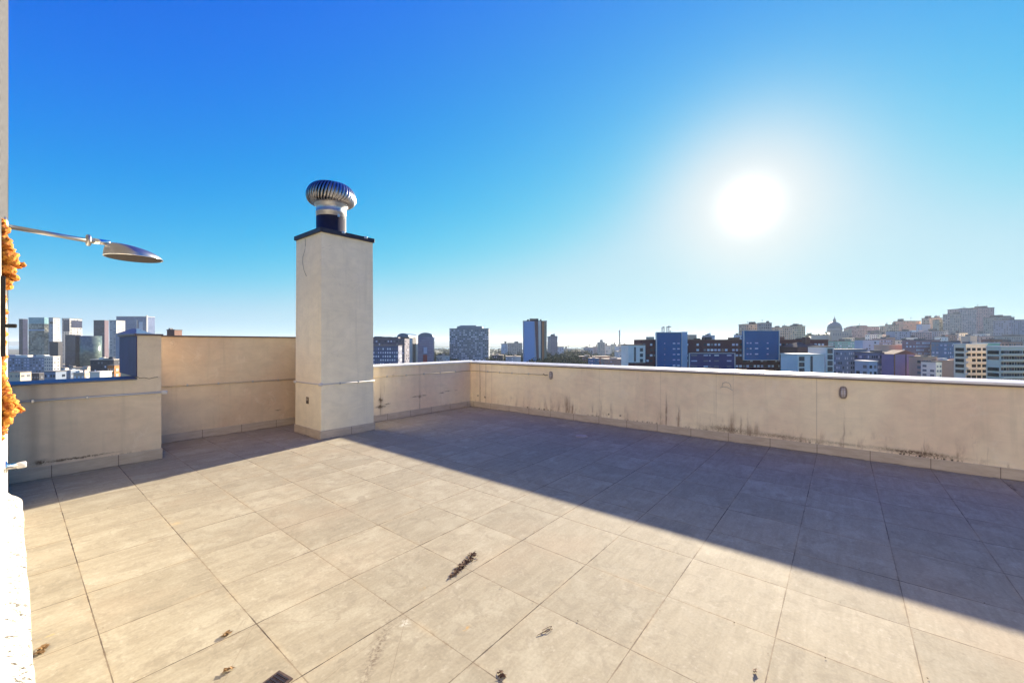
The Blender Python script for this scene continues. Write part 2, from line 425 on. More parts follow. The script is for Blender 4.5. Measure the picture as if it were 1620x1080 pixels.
# low left wall
lw = thing('parapet_wall', 'low cream terrace wall at left below the glass towers with bluish metal coping', 'wall', (.5, WY, 0))
wpart('wall', BOX(-4, X0 + .0115, WY + .001, WY + .2, -.05, 1.155), low_m, lw)
wpart('facing', BOX(-.02, X1 - .001, WY - .004, WY + .0005, -.04, 1.150), low_m, lw)
wpart('skirting', BOX(-.02, X1 + .012, WY - .018, WY - .0045, .001, .150, bev=.003), skirt_m, lw)
bm = bmesh.new(); prism(bm, [(WY - .03, 1.152), (WY - .03, 1.168), (WY + .205, 1.196), (WY + .205, 1.157), (WY - .006, 1.157), (WY - .006, 1.152)], 'x', -4, X0 - .003)
wpart('coping', bm, cop_blue, lw)
bm = bmesh.new()   # plaster crack at the foot of the pier
zs = [on_y(px, y_, WY) for px, y_ in ((216, 595), (221, 598), (228, 597), (236, 599), (243, 597), (250, 596))]
tube(bm, [(p.x, WY - .005, p.z) for p in zs], .0035, 5)
wpart('crack_seam', bm, cop_dark, lw)

# rooftop house wall on the left (camera stands at its doorway)
hw = thing('house_wall', 'rough plastered building wall at left frame edge, grey above and sunlit white below', 'wall', (-.2, 4, 0))
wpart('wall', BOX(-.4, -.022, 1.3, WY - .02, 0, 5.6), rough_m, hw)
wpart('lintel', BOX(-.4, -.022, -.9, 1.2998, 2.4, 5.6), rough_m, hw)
wpart('facade_bounce_wall', BOX(-.4, -.022, -7.5, -.9002, 0, 5.6), plain('facade_bounce_paint', (.46, .41, .33), .8), hw)  # unseen facade behind the camera, lengthened and toned to bounce warm fill
bm = bmesh.new()   # irregular plaster plinth
N, Z0 = 90, []
ys = [1.3 + (6.30 - 1.3) * i / N for i in range(N + 1)]
def outx(y, z):
    e = 1 if y < 6.1 else max(0, 1 - ((y - 6.1) / .2) ** 2) ** .5
    return -.021 + (.088 + .010 * noise.noise(Vector((y * 2.3, z * 5, 1)))) * e * (1 if z < .16 else (1 - (z - .16) / .05))
zz = [0, .05, .1, .15, .17, .19, .21, .215]
grid = [[bm.verts.new((outx(y, z) + (.003 * noise.noise(Vector((y * 9, z * 9, 4))) if z < .18 else -.002), y, z)) for z in zz] for y in ys]
for i in range(N):
    for k in range(len(zz) - 1): bm.faces.new((grid[i][k], grid[i + 1][k], grid[i + 1][k + 1], grid[i][k + 1]))
bmesh.ops.recalc_face_normals(bm, faces=bm.faces)
plast, b = mat('white_plaster', .8); co, x, y, z = coords()
link(b, 'Base Color', mixc(step(nz(co, 26, 5, .8), .54, .60), (.50, .475, .42), (.04, .028, .018))); bump(b, nz(co, 50, 4, .7), .25, .003)
bmesh.ops.reverse_faces(bm, faces=[f for f in bm.faces if f.normal.x < 0])
wpart('plinth', bm, plast, hw)

# ------------------------------------------------------------------ chimney and turbine
CX0, CX1, CY0, CY1, CZ = 3.36, 4.375, 6.965, 7.97, 3.58
ch = thing('chimney', 'tall square cream ventilation shaft with dark cap standing on the terrace', 'chimney', ((CX0 + CX1) / 2, (CY0 + CY1) / 2, 0))
bm = bmesh.new(); box(bm, CX0, CX1, CY0, CY1, 0, CZ)
ccx, ccy = ch.location.x, ch.location.y
for v in bm.verts:
    if v.co.z > 1: v.co.x = ccx + (v.co.x - ccx) * .975; v.co.y = ccy + (v.co.y - ccy) * .975
wpart('shaft', bm, chim_m, ch)
bm = bmesh.new(); box(bm, CX0 - .016, CX1 + .016, CY0 - .016, CY1 + .016, .001, .145, bev=.003)
wpart('skirting', bm, skirt_m, ch)
bm = bmesh.new(); box(bm, CX0 - .025, CX1 + .01, CY0 - .025, CY1 + .0, CZ, CZ + .075, bev=.006)
wpart('cap', bm, bitumen, ch)
for dx in (.36, .80):
    bm = bmesh.new(); box(bm, CX0 + dx, CX0 + dx + .07, CY0 - .03, CY0 + .03, CZ + .04, CZ + .085, bev=.01); wpart('cap_clip', bm, alu, ch)
so_ = on_x(486.5, 633, CX0)
bm = BOX(CX0 - .008, CX0, so_.y - .045, so_.y + .045, so_.z - .06, so_.z + .06, bev=.004); sck = wpart('socket_plate', bm, rust_m, ch)
bm = BOX(CX0 - .012, CX0 - .008, so_.y - .02, so_.y + .015, so_.z - .005, so_.z + .045, bev=.002); wpart('socket_face', bm, cream_pvc, ch)
bm = bmesh.new()
pts = [(483.5, 378), (483.5, 388), (482.5, 396), (479.5, 406), (479, 416), (481, 427), (485, 437)]
tube(bm, [on_x(a, b_, CX0) + Vector((.005 if i else .0, 0, 0)) + Vector((-.008, 0, 0)) for i, (a, b_) in enumerate(pts)], .003, 6)
tag(mesh('cable', bm, cop_dark, None, True), 'thin loose dark cable hanging down the left face of the chimney', 'cable')

tb = thing('roof_turbine', 'round spinning metal roof ventilator with curved vanes on top of the chimney', 'ventilator', (3.80, 7.47, CZ + .075))
bm = bmesh.new(); lathe(bm, [(.30, 0), (.30, .03), (.26, .05), (.26, .355)], 48); mesh('black_collar', bm, bitumen, tb, True)
bm = bmesh.new(); lathe(bm, [(.258, .353), (.262, .355), (.262, .43), (.268, .435), (.268, .45), (.262, .455), (.262, .55), (.29, .57), (.29, .595)], 48); mesh('steel_collar', bm, alu, tb, True)
bm = bmesh.new(); lathe(bm, [(.245, .55), (.25, .93), (.22, .98)], 32); mesh('drum_core', bm, black_pl, tb, True)
NV = 44
for i in range(NV):
    a0 = 2 * math.pi * i / NV; bm = bmesh.new(); rows = []
    K = 12
    for k in range(K + 1):
        t = k / K; ph = t * math.pi
        r = .275 + .165 * math.sin(ph) ** .8 - .12 * t * t; zc = .595 + .39 * (1 - math.cos(ph)) / 2
        a = a0 + .22 * math.sin(ph) * 0 + .35 * t
        w = 2 * math.pi / NV * .62
        row = []
        for q in range(4):
            f = q / 3 - .5
            rr = r + .018 * math.cos(f * math.pi) + .030 * f
            row.append(bm.verts.new((rr * math.cos(a + f * w * 1.3), rr * math.sin(a + f * w * 1.3), zc)))
        rows.append(row)
    for A, B_ in zip(rows, rows[1:]):
        for q in range(3): bm.faces.new((A[q], A[q + 1], B_[q + 1], B_[q]))
    mesh('vane', bm, steel, tb, True)
bm = bmesh.new(); lathe(bm, [(.285, .58), (.298, .585), (.298, .608), (.28, .615)], 48); mesh('lower_ring', bm, steel, tb, True)
bm = bmesh.new(); lathe(bm, [(.185, .975), (.185, .990), (.06, 1.03), (.02, 1.045)], 48); mesh('top_cap', bm, steel, tb, True)
bm = bmesh.new(); box(bm, -.02, .02, -.275, -.255, .33, .38); mesh('bracket', bm, alu, tb)

# ------------------------------------------------------------------ conduits
def conduit(label, pts, m, clips, r=.011, fittings=()):
    c0 = Vector(pts[0]); t = thing('conduit', label, 'pipe', c0)
    bm = bmesh.new(); tube(bm, [Vector(p) - c0 for p in pts], r, 8); mesh('pipe', bm, m, t, True)
    for p in clips:
        bm = bmesh.new(); q = Vector(p) - c0; box(bm, q.x - .012, q.x + .012, q.y - .014, q.y + .014, q.z - .02, q.z + .02, bev=.003); mesh('clip', bm, steel, t)
    for p in fittings:
        bm = bmesh.new(); q = Vector(p) - c0; box(bm, q.x - .035, q.x + .035, q.y - .02, q.y + .02, q.z - .026, q.z + .026, bev=.012); mesh('elbow_fitting', bm, white_pvc, t, True)
    return t
y_ = WY - .018
conduit('thin pale conduit clipped along the low left wall above the shower tap', [(0, y_, .958), (.7, y_, .956), (X1 + .02, y_, .952)], white_pvc,
        [(.16, y_, .958), (.62, y_, .956)], .013, [(X1 + .03, y_, .952)])
y_ = WT - .014
conduit('thin cream conduit across the tall recessed wall left of the chimney', [(X1 + .1, y_, .945), (2.4, y_, .935), (3.9, y_, .925)], cream_pvc,
        [(1.9, y_, .94), (2.35, y_, .936), (2.9, y_, .931), (3.35, y_, .928)], .010)
y_ = CY0 - .003; x_ = CX0 - .003
conduit('white conduit wrapping round two faces of the chimney', [(x_, CY1 - .03, .94), (x_, CY0 - .01, .945), (x_ + .02, y_, .945), (CX1 + .02, y_, .945)], white_pvc,
        [(3.70, y_, .945), (4.05, y_, .945)], .011, [(x_ - .0, y_ + .01, .945), (x_, CY1 - .03, .94)])
y_ = WY - .004
conduit('thin cream conduit along the short wall right of the chimney', [(4.5, y_, .945), (WX - .02, y_, .937)], cream_pvc,
        [(5.1, y_, .944), (5.6, y_, .943), (6.1, y_, .942), (6.6, y_, .94), (7.1, y_, .94)], .008)
x_ = WX - .012; ye = on_x(866, 592, WX).y
conduit('thin cream conduit from the far corner to the first bulkhead lamp', [(x_, WY - .02, .937), (x_, ye, .94)], cream_pvc,
        [(x_, 7.0, .938), (x_, 6.6, .938), (x_, 6.2, .938), (x_, 5.7, .94)], .008)

# bulkhead lamps on the right wall
def bulkhead(label, py, pz, group):
    t = thing('bulkhead_lamp', label, 'wall lamp', (WX, py, pz), 0, group); t.scale = (.72, .72, .82)
    def oval(a, b_, n=28): return [(a * math.copysign(abs(math.cos(2 * math.pi * i / n)) ** .75, math.cos(2 * math.pi * i / n)), b_ * math.copysign(abs(math.sin(2 * math.pi * i / n)) ** .75, math.sin(2 * math.pi * i / n))) for i in range(n)]
    bm = bmesh.new(); prism(bm, oval(.058, .105), 'x', -.022, -.0005); mesh('base', bm, glass_cage, t)
    bm = bmesh.new(); prev = None
    for s_, xx in ((1, -.022), (.93, -.045), (.7, -.06), (.3, -.066)):
        ring = [bm.verts.new((xx, p[0] * s_, p[1] * s_)) for p in oval(.046, .092)]
        if prev:
            for i in range(28): bm.faces.new((prev[i], prev[(i + 1) % 28], ring[(i + 1) % 28], ring[i]))
        prev = ring
    bm.faces.new(prev); bmesh.ops.recalc_face_normals(bm, faces=bm.faces); mesh('lens', bm, glass_cage, t, True)
    bm = bmesh.new(); tube(bm, [(-.026, p[0], p[1]) for p in oval(.058, .106)], .0065, 6, True)
    tube(bm, [(-.05, p[0], p[1]) for p in oval(.045, .09)], .004, 6, True)
    tube(bm, [(-.03, 0, -.10), (-.06, 0, -.08), (-.072, 0, 0), (-.06, 0, .08), (-.03, 0, .10)], .004, 6)
    for zc in (-.045, .045): tube(bm, [(-.03, -.052, zc), (-.06, -.03, zc), (-.068, 0, zc), (-.06, .03, zc), (-.03, .052, zc)], .004, 6)
    mesh('cage', bm, plain('cage_metal', (.30, .23, .19), .6), t, True)
p = on_x(872, 593.5, WX); bulkhead('small caged bulkhead lamp at the end of the conduit near the far corner', p.y, p.z, 'bulkhead lamps on the right wall')
p = on_x(1334, 620.5, WX); bulkhead('caged oval bulkhead lamp alone on the right wall under the blue and purple houses', p.y, p.z, 'bulkhead lamps on the right wall')
bm = bmesh.new(); p = on_x(866, 591, WX)
tube(bm, [(WX - .01, p.y + .12, .945), (WX - .02, p.y + .09, .965), (WX - .02, p.y + .05, .93), (WX - .02, p.y - .02, .945)], .007, 6)
tag(mesh('cable', bm, rust_m, None, True), 'short curled cable joining the conduit to the caged lamp', 'cable')
# faint pencil-like mark on the wall
bm = bmesh.new()
for ln in ([(1139, 613), (1144, 611.5), (1151, 612.5), (1159, 617)], [(1142, 611), (1143.5, 606), (1148, 604.5), (1153, 605.5), (1156, 609), (1156.5, 613.5)]):
    tube(bm, [on_x(a, b_, WX) - Vector((.001, 0, 0)) for a, b_ in ln], .0045, 5)
tag(mesh('plaster_mark', bm, plain('mark_grey', (.36, .33, .29), .8)), 'faint grey house-shaped outline on the cream right wall', 'mark')

# ------------------------------------------------------------------ shower
sh = thing('shower', 'metal rain shower on a straight arm sticking out of the left wall', 'shower', (-.02, 2.687, 2.13))
bm = bmesh.new(); tube(bm, [(0, 0, .012), (.27, 0, -.004)], .0095, 14); mesh('arm', bm, steel, sh, True)
bm = bmesh.new(); M = Matrix.Rotation(R(90), 3, 'Y'); lathe(bm, [(.022, 0), (.026, .004), (.026, .012), (.022, .016)], 20, (.235, 0, 0), M); mesh('collar_nut', bm, steel, sh, True)
bm = bmesh.new(); lathe(bm, [(.013, 0), (.013, .062)], 16, (.252, 0, 0), M); mesh('neck', bm, chrome, sh, True)
bm = bmesh.new(); lathe(bm, [(.038, 0), (.036, .005), (.02, .012)], 24, (.001, 0, .012), M); mesh('wall_flange', bm, steel, sh, True)
bm = bmesh.new(); n = 40; rings = []
hx, rr = .398, .108
for k in range(7):
    f = k / 6; ring = []
    for i in range(n):
        a = 2 * math.pi * i / n; s_ = 1 - .0 * f
        px_ = rr * math.cos(a); py_ = rr * math.sin(a)
        hgt = .022 + .040 * (1 - (px_ / rr + 1) / 2)          # thicker on the arm side
        ang_ = f * math.pi / 2
        sc = max(math.cos(ang_) ** .34 if f < 1 else 0, .02)
        ox = -.05 * (1 - sc)
        xx = px_ * sc + ox
        hh = .012 + .050 * max(0, 1 - (xx / rr + 1) / 2) ** .6
        ring.append(bm.verts.new((hx + xx, py_ * sc, -.056 + hh * math.sin(ang_))))
    rings.append(ring)
for A, B_ in zip(rings, rings[1:]):
    for i in range(n): bm.faces.new((A[i], A[(i + 1) % n], B_[(i + 1) % n], B_[i]))
bm.faces.new(rings[-1]); bmesh.ops.recalc_face_normals(bm, faces=bm.faces)
head = mesh('shower_head', bm, steel, sh, True)
bm = bmesh.new(); lathe(bm, [(.100, -.0615), (.106, -.056)], 40, (hx, 0, 0)); mesh('spray_face', bm, dark_holes, head)
bm = bmesh.new(); tube(bm, [(hx + .107 * math.cos(2 * math.pi * i / 40), .107 * math.sin(2 * math.pi * i / 40), -.057) for i in range(40)], .0025, 6, True); mesh('rim', bm, chrome, head, True)

tp = thing('shower_tap', 'stubby white and chrome shower tap low on the left wall', 'tap', (-.02, 2.687, 1.145))
bm = bmesh.new(); lathe(bm, [(.024, 0), (.024, .008), (.011, .012), (.011, .040)], 24, (0, 0, 0), M); mesh('valve_body', bm, chrome, tp, True)
bm = bmesh.new(); lathe(bm, [(.011, .034), (.013, .037), (.013, .058), (.010, .061)], 24, (0, 0, 0), M); mesh('handle', bm, white_pvc, tp, True)

# orange expanding foam
def foam(label, spots):
    bm = bmesh.new()
    for (px, py, r) in spots:
        Yf = 2.35
        r_ = (px - CX) / F; d = Yf / (r_ * RY + FY); c = Vector((d * (r_ * RX + FX), Yf, CH + (HY - py) / F * d))
        c.y += random.uniform(-.04, .04)
        s_ = r * .0024
        g = bmesh.ops.create_icosphere(bm, subdivisions=3, radius=1)
        for v in g['verts']:
            q = v.co.copy(); v.co = c + Vector((q.x * s_, q.y * s_ * 1.3, q.z * s_)) * (1 + .45 * noise.noise(q * 1.9 + c * 40) + .22 * noise.noise(q * 5 + c * 90))
    o = mesh('expanding_foam', bm, foam_m, None, True); tag(o, label, 'foam'); return o
sp_ = [(2, 352, 5), (5, 364, 7), (1, 376, 8), (7, 385, 8), (3, 398, 11), (12, 396, 7), (15, 408, 8), (6, 415, 12), (22, 419, 6), (29, 420, 5), (36, 421, 3.5), (14, 428, 8), (3, 432, 9), (18, 437, 6), (24, 441, 4.5), (9, 446, 7), (12, 453, 5)]
foam('upper clump of bright orange foam bulging from the left wall beside the shower arm', sp_)
sp_ = [(1 + 2 * (i % 2), 462 + i * 6, 3.6 + (i * 7 % 3)) for i in range(24)]
foam('narrow middle bead of orange foam running down the left wall edge', sp_)
sp_ = [(5, 608, 6), (9, 618, 6), (3, 625, 9), (13, 630, 7), (19, 638, 7), (8, 641, 10), (26, 645, 5), (33, 649, 4), (15, 652, 8), (4, 658, 10), (12, 664, 6), (2, 674, 7), (4, 684, 5), (1, 692, 4)]
foam('lower pointed clump of orange foam on the left wall above the tap', sp_)
bm = bmesh.new(); c = on_y(3, 516, 2.2)
box(bm, -.0215, -.012, 2.1, 2.2, c.z - .10, c.z + .16); 
tag(mesh('door_seal', bm, black_pl), 'black strip set in the orange foam at the left edge', 'seal')
bm = bmesh.new(); box(bm, -.012, .012, 2.10, 2.15, c.z - .006, c.z + .006, bev=.003)
tag(mesh('latch', bm, black_pl), 'small black latch pin sticking out of the left door frame', 'latch')

# ------------------------------------------------------------------ litter on the floor
def litter(name, label, cat, px, py, build, m, group=None):
    P = floorpt(px, py); bm = bmesh.new(); build(bm); o = mesh(name, bm, m, None); o.location = (P.x, P.y, .002); tag(o, label, cat, group); return o
def curl(path, r):
    P0 = floorpt(*path[0])
    def f(bm):
        pts = [floorpt(*p) - floorpt(*base) + Vector((0, 0, r + .004 * (i % 2))) for i, p in enumerate(path)]
        tube(bm, pts, r, 6)
    base = path[0]; return f
def leafy(path, w, seed=1, n=34):
    def f(bm):
        rnd = random.Random(seed); base = path[0]
        for k in range(n):
            t = rnd.random(); i = min(int(t * (len(path) - 1)), len(path) - 2); u = t * (len(path) - 1) - i
            a = floorpt(*path[i]); b_ = floorpt(*path[i + 1]); c = a.lerp(b_, u) - floorpt(*base)
            ww = w[i] + (w[i + 1] - w[i]) * u
            c += Vector((rnd.gauss(0, ww), rnd.gauss(0, ww), rnd.uniform(.001, .012)))
            an = rnd.uniform(0, 6.28); L = rnd.uniform(.008, .022); T = L * rnd.uniform(.25, .6)
            d1 = Vector((math.cos(an), math.sin(an), rnd.uniform(-.3, .4))) * L; d2 = Vector((-math.sin(an), math.cos(an), rnd.uniform(-.3, .3))) * T
            vs = [bm.verts.new(c + q) for q in (-d1, d2 + Vector((0, 0, .003)), d1, -d2)]
            bm.faces.new(vs)
    return f
litter('leaf_litter', 'dark clump of dried leaves with a ragged tail in mid floor', 'dried leaves', 750, 876, leafy([(750, 876), (745, 885), (738, 889), (731, 896), (722, 905), (714, 913)], [.020, .022, .008, .012, .014, .005], 3, 170), leaf_m)
litter('twig', 'thin curled brown twig lying on a tile below the leaf clump', 'twig', 850, 1005, curl([(850, 1005), (862, 1000), (870, 995), (873, 992), (868, 992), (859, 998), (858, 1001), (868, 999), (874, 995)], .0016), leaf_m)
litter('dry_leaf', 'small reddish dry leaf at the bottom centre of the floor', 'dried leaves', 790, 1065, leafy([(788, 1062), (794, 1070)], [.007, .007], 5, 14), leaf_m)
litter('dry_leaf', 'crumpled brown leaf left of the radiating scratch marks', 'dried leaves', 357, 1006, leafy([(353, 1009), (360, 1003)], [.006, .006], 6, 16), straw_m)
litter('dry_leaf', 'flat brown leaf near the bottom edge left of centre', 'dried leaves', 355, 1062, leafy([(348, 1063), (361, 1059)], [.006, .006], 7, 16), straw_m)
litter('straw_bundle', 'bundle of short golden straw beside the white wall at lower left', 'straw', 60, 1037, leafy([(54, 1046), (66, 1031)], [.009, .008], 8, 40), straw_m)
litter('leaf_crumb', 'tiny dark crumb on the sunny tiles at lower right', 'debris', 1192, 1062, leafy([(1190, 1061), (1194, 1063)], [.003, .003], 9, 6), leaf_m)
rg = random.Random(21); bm = bmesh.new()
for i in range(420):
    if i % 3: gx = GX + TILE * rg.randint(-3, 8) + rg.gauss(0, .02); gy = rg.uniform(-1.5, 7.2)
    else: gx = rg.uniform(.2, 7.4); gy = GY + TILE * rg.randint(-3, 11) + rg.gauss(0, .02)
    if gx < .15: continue
    q = rg.uniform(.0012, .0035); an = rg.uniform(0, 6.3)
    d1 = Vector((math.cos(an), math.sin(an), .2)) * q * rg.uniform(1, 2.2); d2 = Vector((-math.sin(an), math.cos(an), .1)) * q; c0 = Vector((gx, gy, q + .001))
    vs = [bm.verts.new(c0 + v_) for v_ in (-d1, d2, d1, -d2)]; tp_ = bm.verts.new(c0 + Vector((0, 0, q)))
    for a_ in range(4): bm.faces.new((vs[a_], vs[(a_ + 1) % 4], tp_))
gt_ = mesh('grit', bm, leaf_m); gt_['kind'] = 'stuff'; tag(gt_, 'scattered dark grit lying along the tile joints', 'grit')
dr = thing('floor_drain', 'dark rusty square drain cover cut by the bottom edge of the photo', 'drain', floorpt(436, 1080), R(12))
bm = BOX(-.055, .055, -.055, .055, .0005, .006, bev=.002); mesh('frame', bm, rust_m, dr)
bm = bmesh.new()
for k in range(5): box(bm, -.04 + k * .018, -.032 + k * .018, -.042, .042, .0062, .009)
mesh('grate', bm, plain('grate_iron', (.02, .015, .015), .5), dr)
dr2 = thing('floor_drain', 'small raised drain lip in the shaded far part of the floor', 'drain', floorpt(920, 690))
bm = bmesh.new(); lathe(bm, [(.11, .0005), (.10, .012), (.06, .014)], 24); mesh('lip', bm, plain('drain_lip', (.42, .34, .28), .6), dr2, True)

# ------------------------------------------------------------------ ground, water, hills
def terrain_h(lat, dep):
    def g(px, d, h, sp, sd):
        l0 = (px - CX) / F * d
        return h * math.exp(-((lat - l0) / sp) ** 2 - ((dep - d) / sd) ** 2)
    z = GZ + g(1580, 1000, 75, 420, 330) + g(1330, 1050, 38, 260, 220)
    return z
def W2(lat, dep, z): return Vector((lat * RX + dep * FX, lat * RY + dep * FY, z))
bm = bmesh.new()
lats = [-9000, -5000, -3000, -2000, -1300, -900, -600, -400, -200, 0, 200, 350, 450, 550, 650, 750, 850, 950, 1050, 1150, 1250, 1350, 1500, 1700, 2000, 2500, 3500, 6000, 9000]
deps = [-800, -200, 0, 100, 250, 400, 500, 600, 700, 800, 900, 1000, 1100, 1200, 1350, 1500, 1800, 2300, 2900]
G = [[bm.verts.new(W2(l, d, terrain_h(l, d))) for d in deps] for l in lats]
for i in range(len(lats) - 1):
    for k in range(len(deps) - 1): bm.faces.new((G[i][k], G[i + 1][k], G[i + 1][k + 1], G[i][k + 1]))
bmesh.ops.recalc_face_normals(bm, faces=bm.faces)
m, b = mat('city_ground', .9); co, x, y, z = coords()
c = mixc(step(nz(co, .012, 5, .7), .42, .58), (.055, .070, .030), (.20, .17, .14))
link(b, 'Base Color', mixc(step(nz(co, .05, 4, .7), .55, .62), c, (.30, .27, .24)))
gr = mesh('ground', bm, m, None, True); gr['kind'] = 'structure'
bm = bmesh.new()
vs = [bm.verts.new(W2(l, d, GZ - 1.5)) for l, d in ((-9000, -900), (9000, -900), (26000, 18000), (-26000, 18000))]
bm.faces.new(vs)
m, b = mat('lake_water', .12); b.inputs['Base Color'].default_value = (.05, .10, .16, 1); co, x, y, z = coords(); bump(b, nz(co, .05, 3), .3, 1)
wt = mesh('water', bm, m); wt['kind'] = 'structure'
hill_m = plain('far_hill_green', (.045, .075, .05), .95, 0, .3, .002)
def far_land(name, d, px0, px1, hmin, hmax, seed):
    bm = bmesh.new(); A, B_, C_ = [], [], []
    n = 120
    for i in range(n + 1):
        px = px0 + (px1 - px0) * i / n; l = (px - CX) / F * d
        e = min(1, i / 10, (n - i) / 10)
        h = (hmin + (hmax - hmin) * (.5 + .5 * noise.noise(Vector((px * .012, seed, 0))) + .2 * noise.noise(Vector((px * .06, seed, 2))))) * e
        A.append(bm.verts.new(W2(l, d, GZ - 2))); B_.append(bm.verts.new(W2(l * 1.06, d * 1.06, GZ + h))); C_.append(bm.verts.new(W2(l * 1.2, d * 1.2, GZ - 2)))
    for i in range(n):
        bm.faces.new((A[i], A[i + 1], B_[i + 1], B_[i])); bm.faces.new((B_[i], B_[i + 1], C_[i + 1], C_[i]))
    o = mesh(name, bm, hill_m, None, True); o['kind'] = 'structure'; return o
far_land('hills', 9500, -300, 1900, 55, 130, 3.1)
far_land('land', 4300, 560, 860, 4, 14, 8.2)
far_land('land', 4600, 840, 1300, 12, 30, 11.0)

# ------------------------------------------------------------------ city
def wallmat(name, c, var=.10, rough=.8):
    return plain('city_' + name, c, rough, 0, var, .12)
def glassmat(name, c, c2, fl=3.2, cw=2.6, refl=.12, rough=.22):
    key = 'glass_' + name
    if key in MATS: return MATS[key]
    m, b = mat(key, rough, refl); co, x, y, z = coords()
    fz = E.m('FLOOR', z / fl); fx_ = E.m('FLOOR', (x + y) / cw)
    cell = wn(comb(fx_, fz, 1.0))
    big = nz(comb(x * .05, y * .05, z * .08), 1.0, 3, .6, .8)
    c = mixc(clamp(step(big, .40, .62) * .55 + step(cell, .45, 1.0) * .6), c, c2)
    ln = lt(E.m('FRACT', z / fl), .22)
    c = mixc(ln * .5, c, tuple(q * .45 for q in c2))
    link(b, 'Base Color', c); return m
WG = plain('window_glass', (.035, .045, .065), .15, 0, .3, .3)
WW = plain('window_white', (.75, .76, .78), .5, 0, .1, .3)
WB = plain('window_dim', (.16, .17, .20), .3, 0, .3, .3)
WL = plain('window_lilac', (.55, .55, .66), .4, 0, .2, .3)
WO = plain('window_cream', (.70, .55, .38), .6, 0, .1, .3)
roof_m = plain('roof_grey', (.16, .15, .15), .9, 0, .2, .2)
unit = {}
def winmesh(m):
    if m.name not in unit:
        bm = BOX(-.5, .5, -.5, .5, -.5, .5); me = bpy.data.meshes.new('window'); bm.to_mesh(me); bm.free(); me.materials.append(m); unit[m.name] = me
    return unit[m.name]
def put_windows(root, lst):
    """lst of (x,y,z,w,d,h,mat) in root space, biggest first"""
    for i, (x, y, z, w, d, h, m) in enumerate(lst[:100]):
        o = bpy.data.objects.new('window', winmesh(m)); COL.objects.link(o); o.parent = root; o.location = (x, y, z); o.scale = (w, d, h)
    if len(lst) > 100:
        bm = bmesh.new(); ms = []
        for (x, y, z, w, d, h, m) in lst[100:]:
            if m not in ms: ms.append(m)
            box(bm, x - w / 2, x + w / 2, y - d / 2, y + d / 2, z - h / 2, z + h / 2, mi=ms.index(m))
        o = mesh('window', bm, ms, root); o['kind'] = 'stuff'
def bld(name, label, x0, x1, ytop, dep, m, xs=None, ybot=600, cols=0, fl=3.1, wins=None, wfrac=.5, hfrac=.5, skip=.0, cat='building', roof=None, mech=0, band=None, parapet=True, side=True, seed=None, D=None, group=None, rows=None, rim=None):
    """box building parallel to the picture plane: px x0..x1 at depth dep, roof at row ytop; xs = px where its receding side ends"""
    rnd = random.Random(seed if seed is not None else int(x0 * 7 + ytop))
    k = dep / F; w = (x1 - x0) * k; cxp = (x0 + x1) / 2; l = (cxp - CX) * k
    ztop = CH + (HY - ytop) * k
    if D is None:
        if xs is None: D = max(w * .6, 8)
        elif cxp < CX: D = dep * ((CX - x1) / (CX - xs) - 1)
        else: D = dep * ((x0 - CX) / (xs - CX) - 1)
        D = min(max(D, 6), 90)
    base = min(terrain_h(l, dep), terrain_h(l, dep + D)) - 1
    P = W2(l, dep, 0)
    t = thing(name, label, cat, (P.x, P.y, base), TH - R(90), group)
    H = ztop - base
    # local frame: x = right, y = away from camera, z = up
    bm = BOX(-w / 2, w / 2, 0, D, 0, H); mesh('wall', bm, m, t)
    if parapet:
        rh = max(.7, 1.2 * k); bm = bmesh.new(); box(bm, -w / 2 - .25, w / 2 + .25, -.25, D + .25, H, H + rh * .6); mesh('roof', bm, rim or roof or roof_m, t)
    for q in range(mech):
        mw = rnd.uniform(.12, .3) * w; mx = rnd.uniform(-.5 * w + mw / 2, .5 * w - mw / 2); mh = rnd.uniform(1.5, 3.6) * k
        bm = BOX(mx - mw / 2, mx + mw / 2, D * .2, D * .6, H + rh * .6 + .01, H + rh * .6 + mh); mesh('roof_hut', bm, m if q % 2 else (roof or roof_m), t)
    lst = []
    zmin = CH + (HY - ybot) * k - base
    if cols:
        wm = wins or [WG]
        cw = w / cols; nfl = int((H - 1.2) / fl) if rows is None else rows
        for r_ in range(nfl):
            zc = H - 1.0 - fl * (r_ + .5)
            if zc < zmin or zc < 1: break
            for c_ in range(cols):
                if rnd.random() < skip: continue
                lst.append((-w / 2 + cw * (c_ + .5), -.06, zc, cw * wfrac * rnd.uniform(.8, 1.15), .16, fl * hfrac, rnd.choice(wm)))
        if side:
            sx = w / 2 + .06 if cxp < CX else -w / 2 - .06; n2 = max(1, int(D / max(cw, 3)))
            if D * abs(cxp - CX) / dep > 3:
                for r_ in range(nfl):
                    zc = H - 1.0 - fl * (r_ + .5)
                    if zc < zmin or zc < 1: break
                    for c_ in range(n2):
                        if rnd.random() < skip + .2: continue
                        lst.append((sx, D / n2 * (c_ + .5), zc, .16, D / n2 * wfrac, fl * hfrac, rnd.choice(wm)))
        put_windows(t, lst)
    if band:      # balcony slabs right across the front
        nfl = int((H - 1) / fl)
        for r_ in range(nfl):
            zc = H - 1 - fl * (r_ + 1)
            if zc < zmin or zc < 1: break
            bm = BOX(-w / 2 - .1, w / 2 + .1, -1.0, -.001, zc - .1, zc + fl * .30); mesh('balcony', bm, band, t)
    if mech and w > 6:
        ax = rnd.uniform(-.3, .3) * w; bm = bmesh.new(); ah = rnd.uniform(4, 7) * k
        tube(bm, [(ax, D * .4, H), (ax, D * .4, H + ah)], .22 * k, 5); tube(bm, [(ax - 1.2 * k, D * .4, H + ah * .8), (ax + 1.2 * k, D * .4, H + ah * .85)], .18 * k, 5); mesh('antenna', bm, roof_m, t)
    return t, w, D, H, k
def sub(t, name, m, x0, x1, y0, y1, z0, z1): return mesh(name, BOX(x0, x1, y0, y1, z0, z1), m, t)

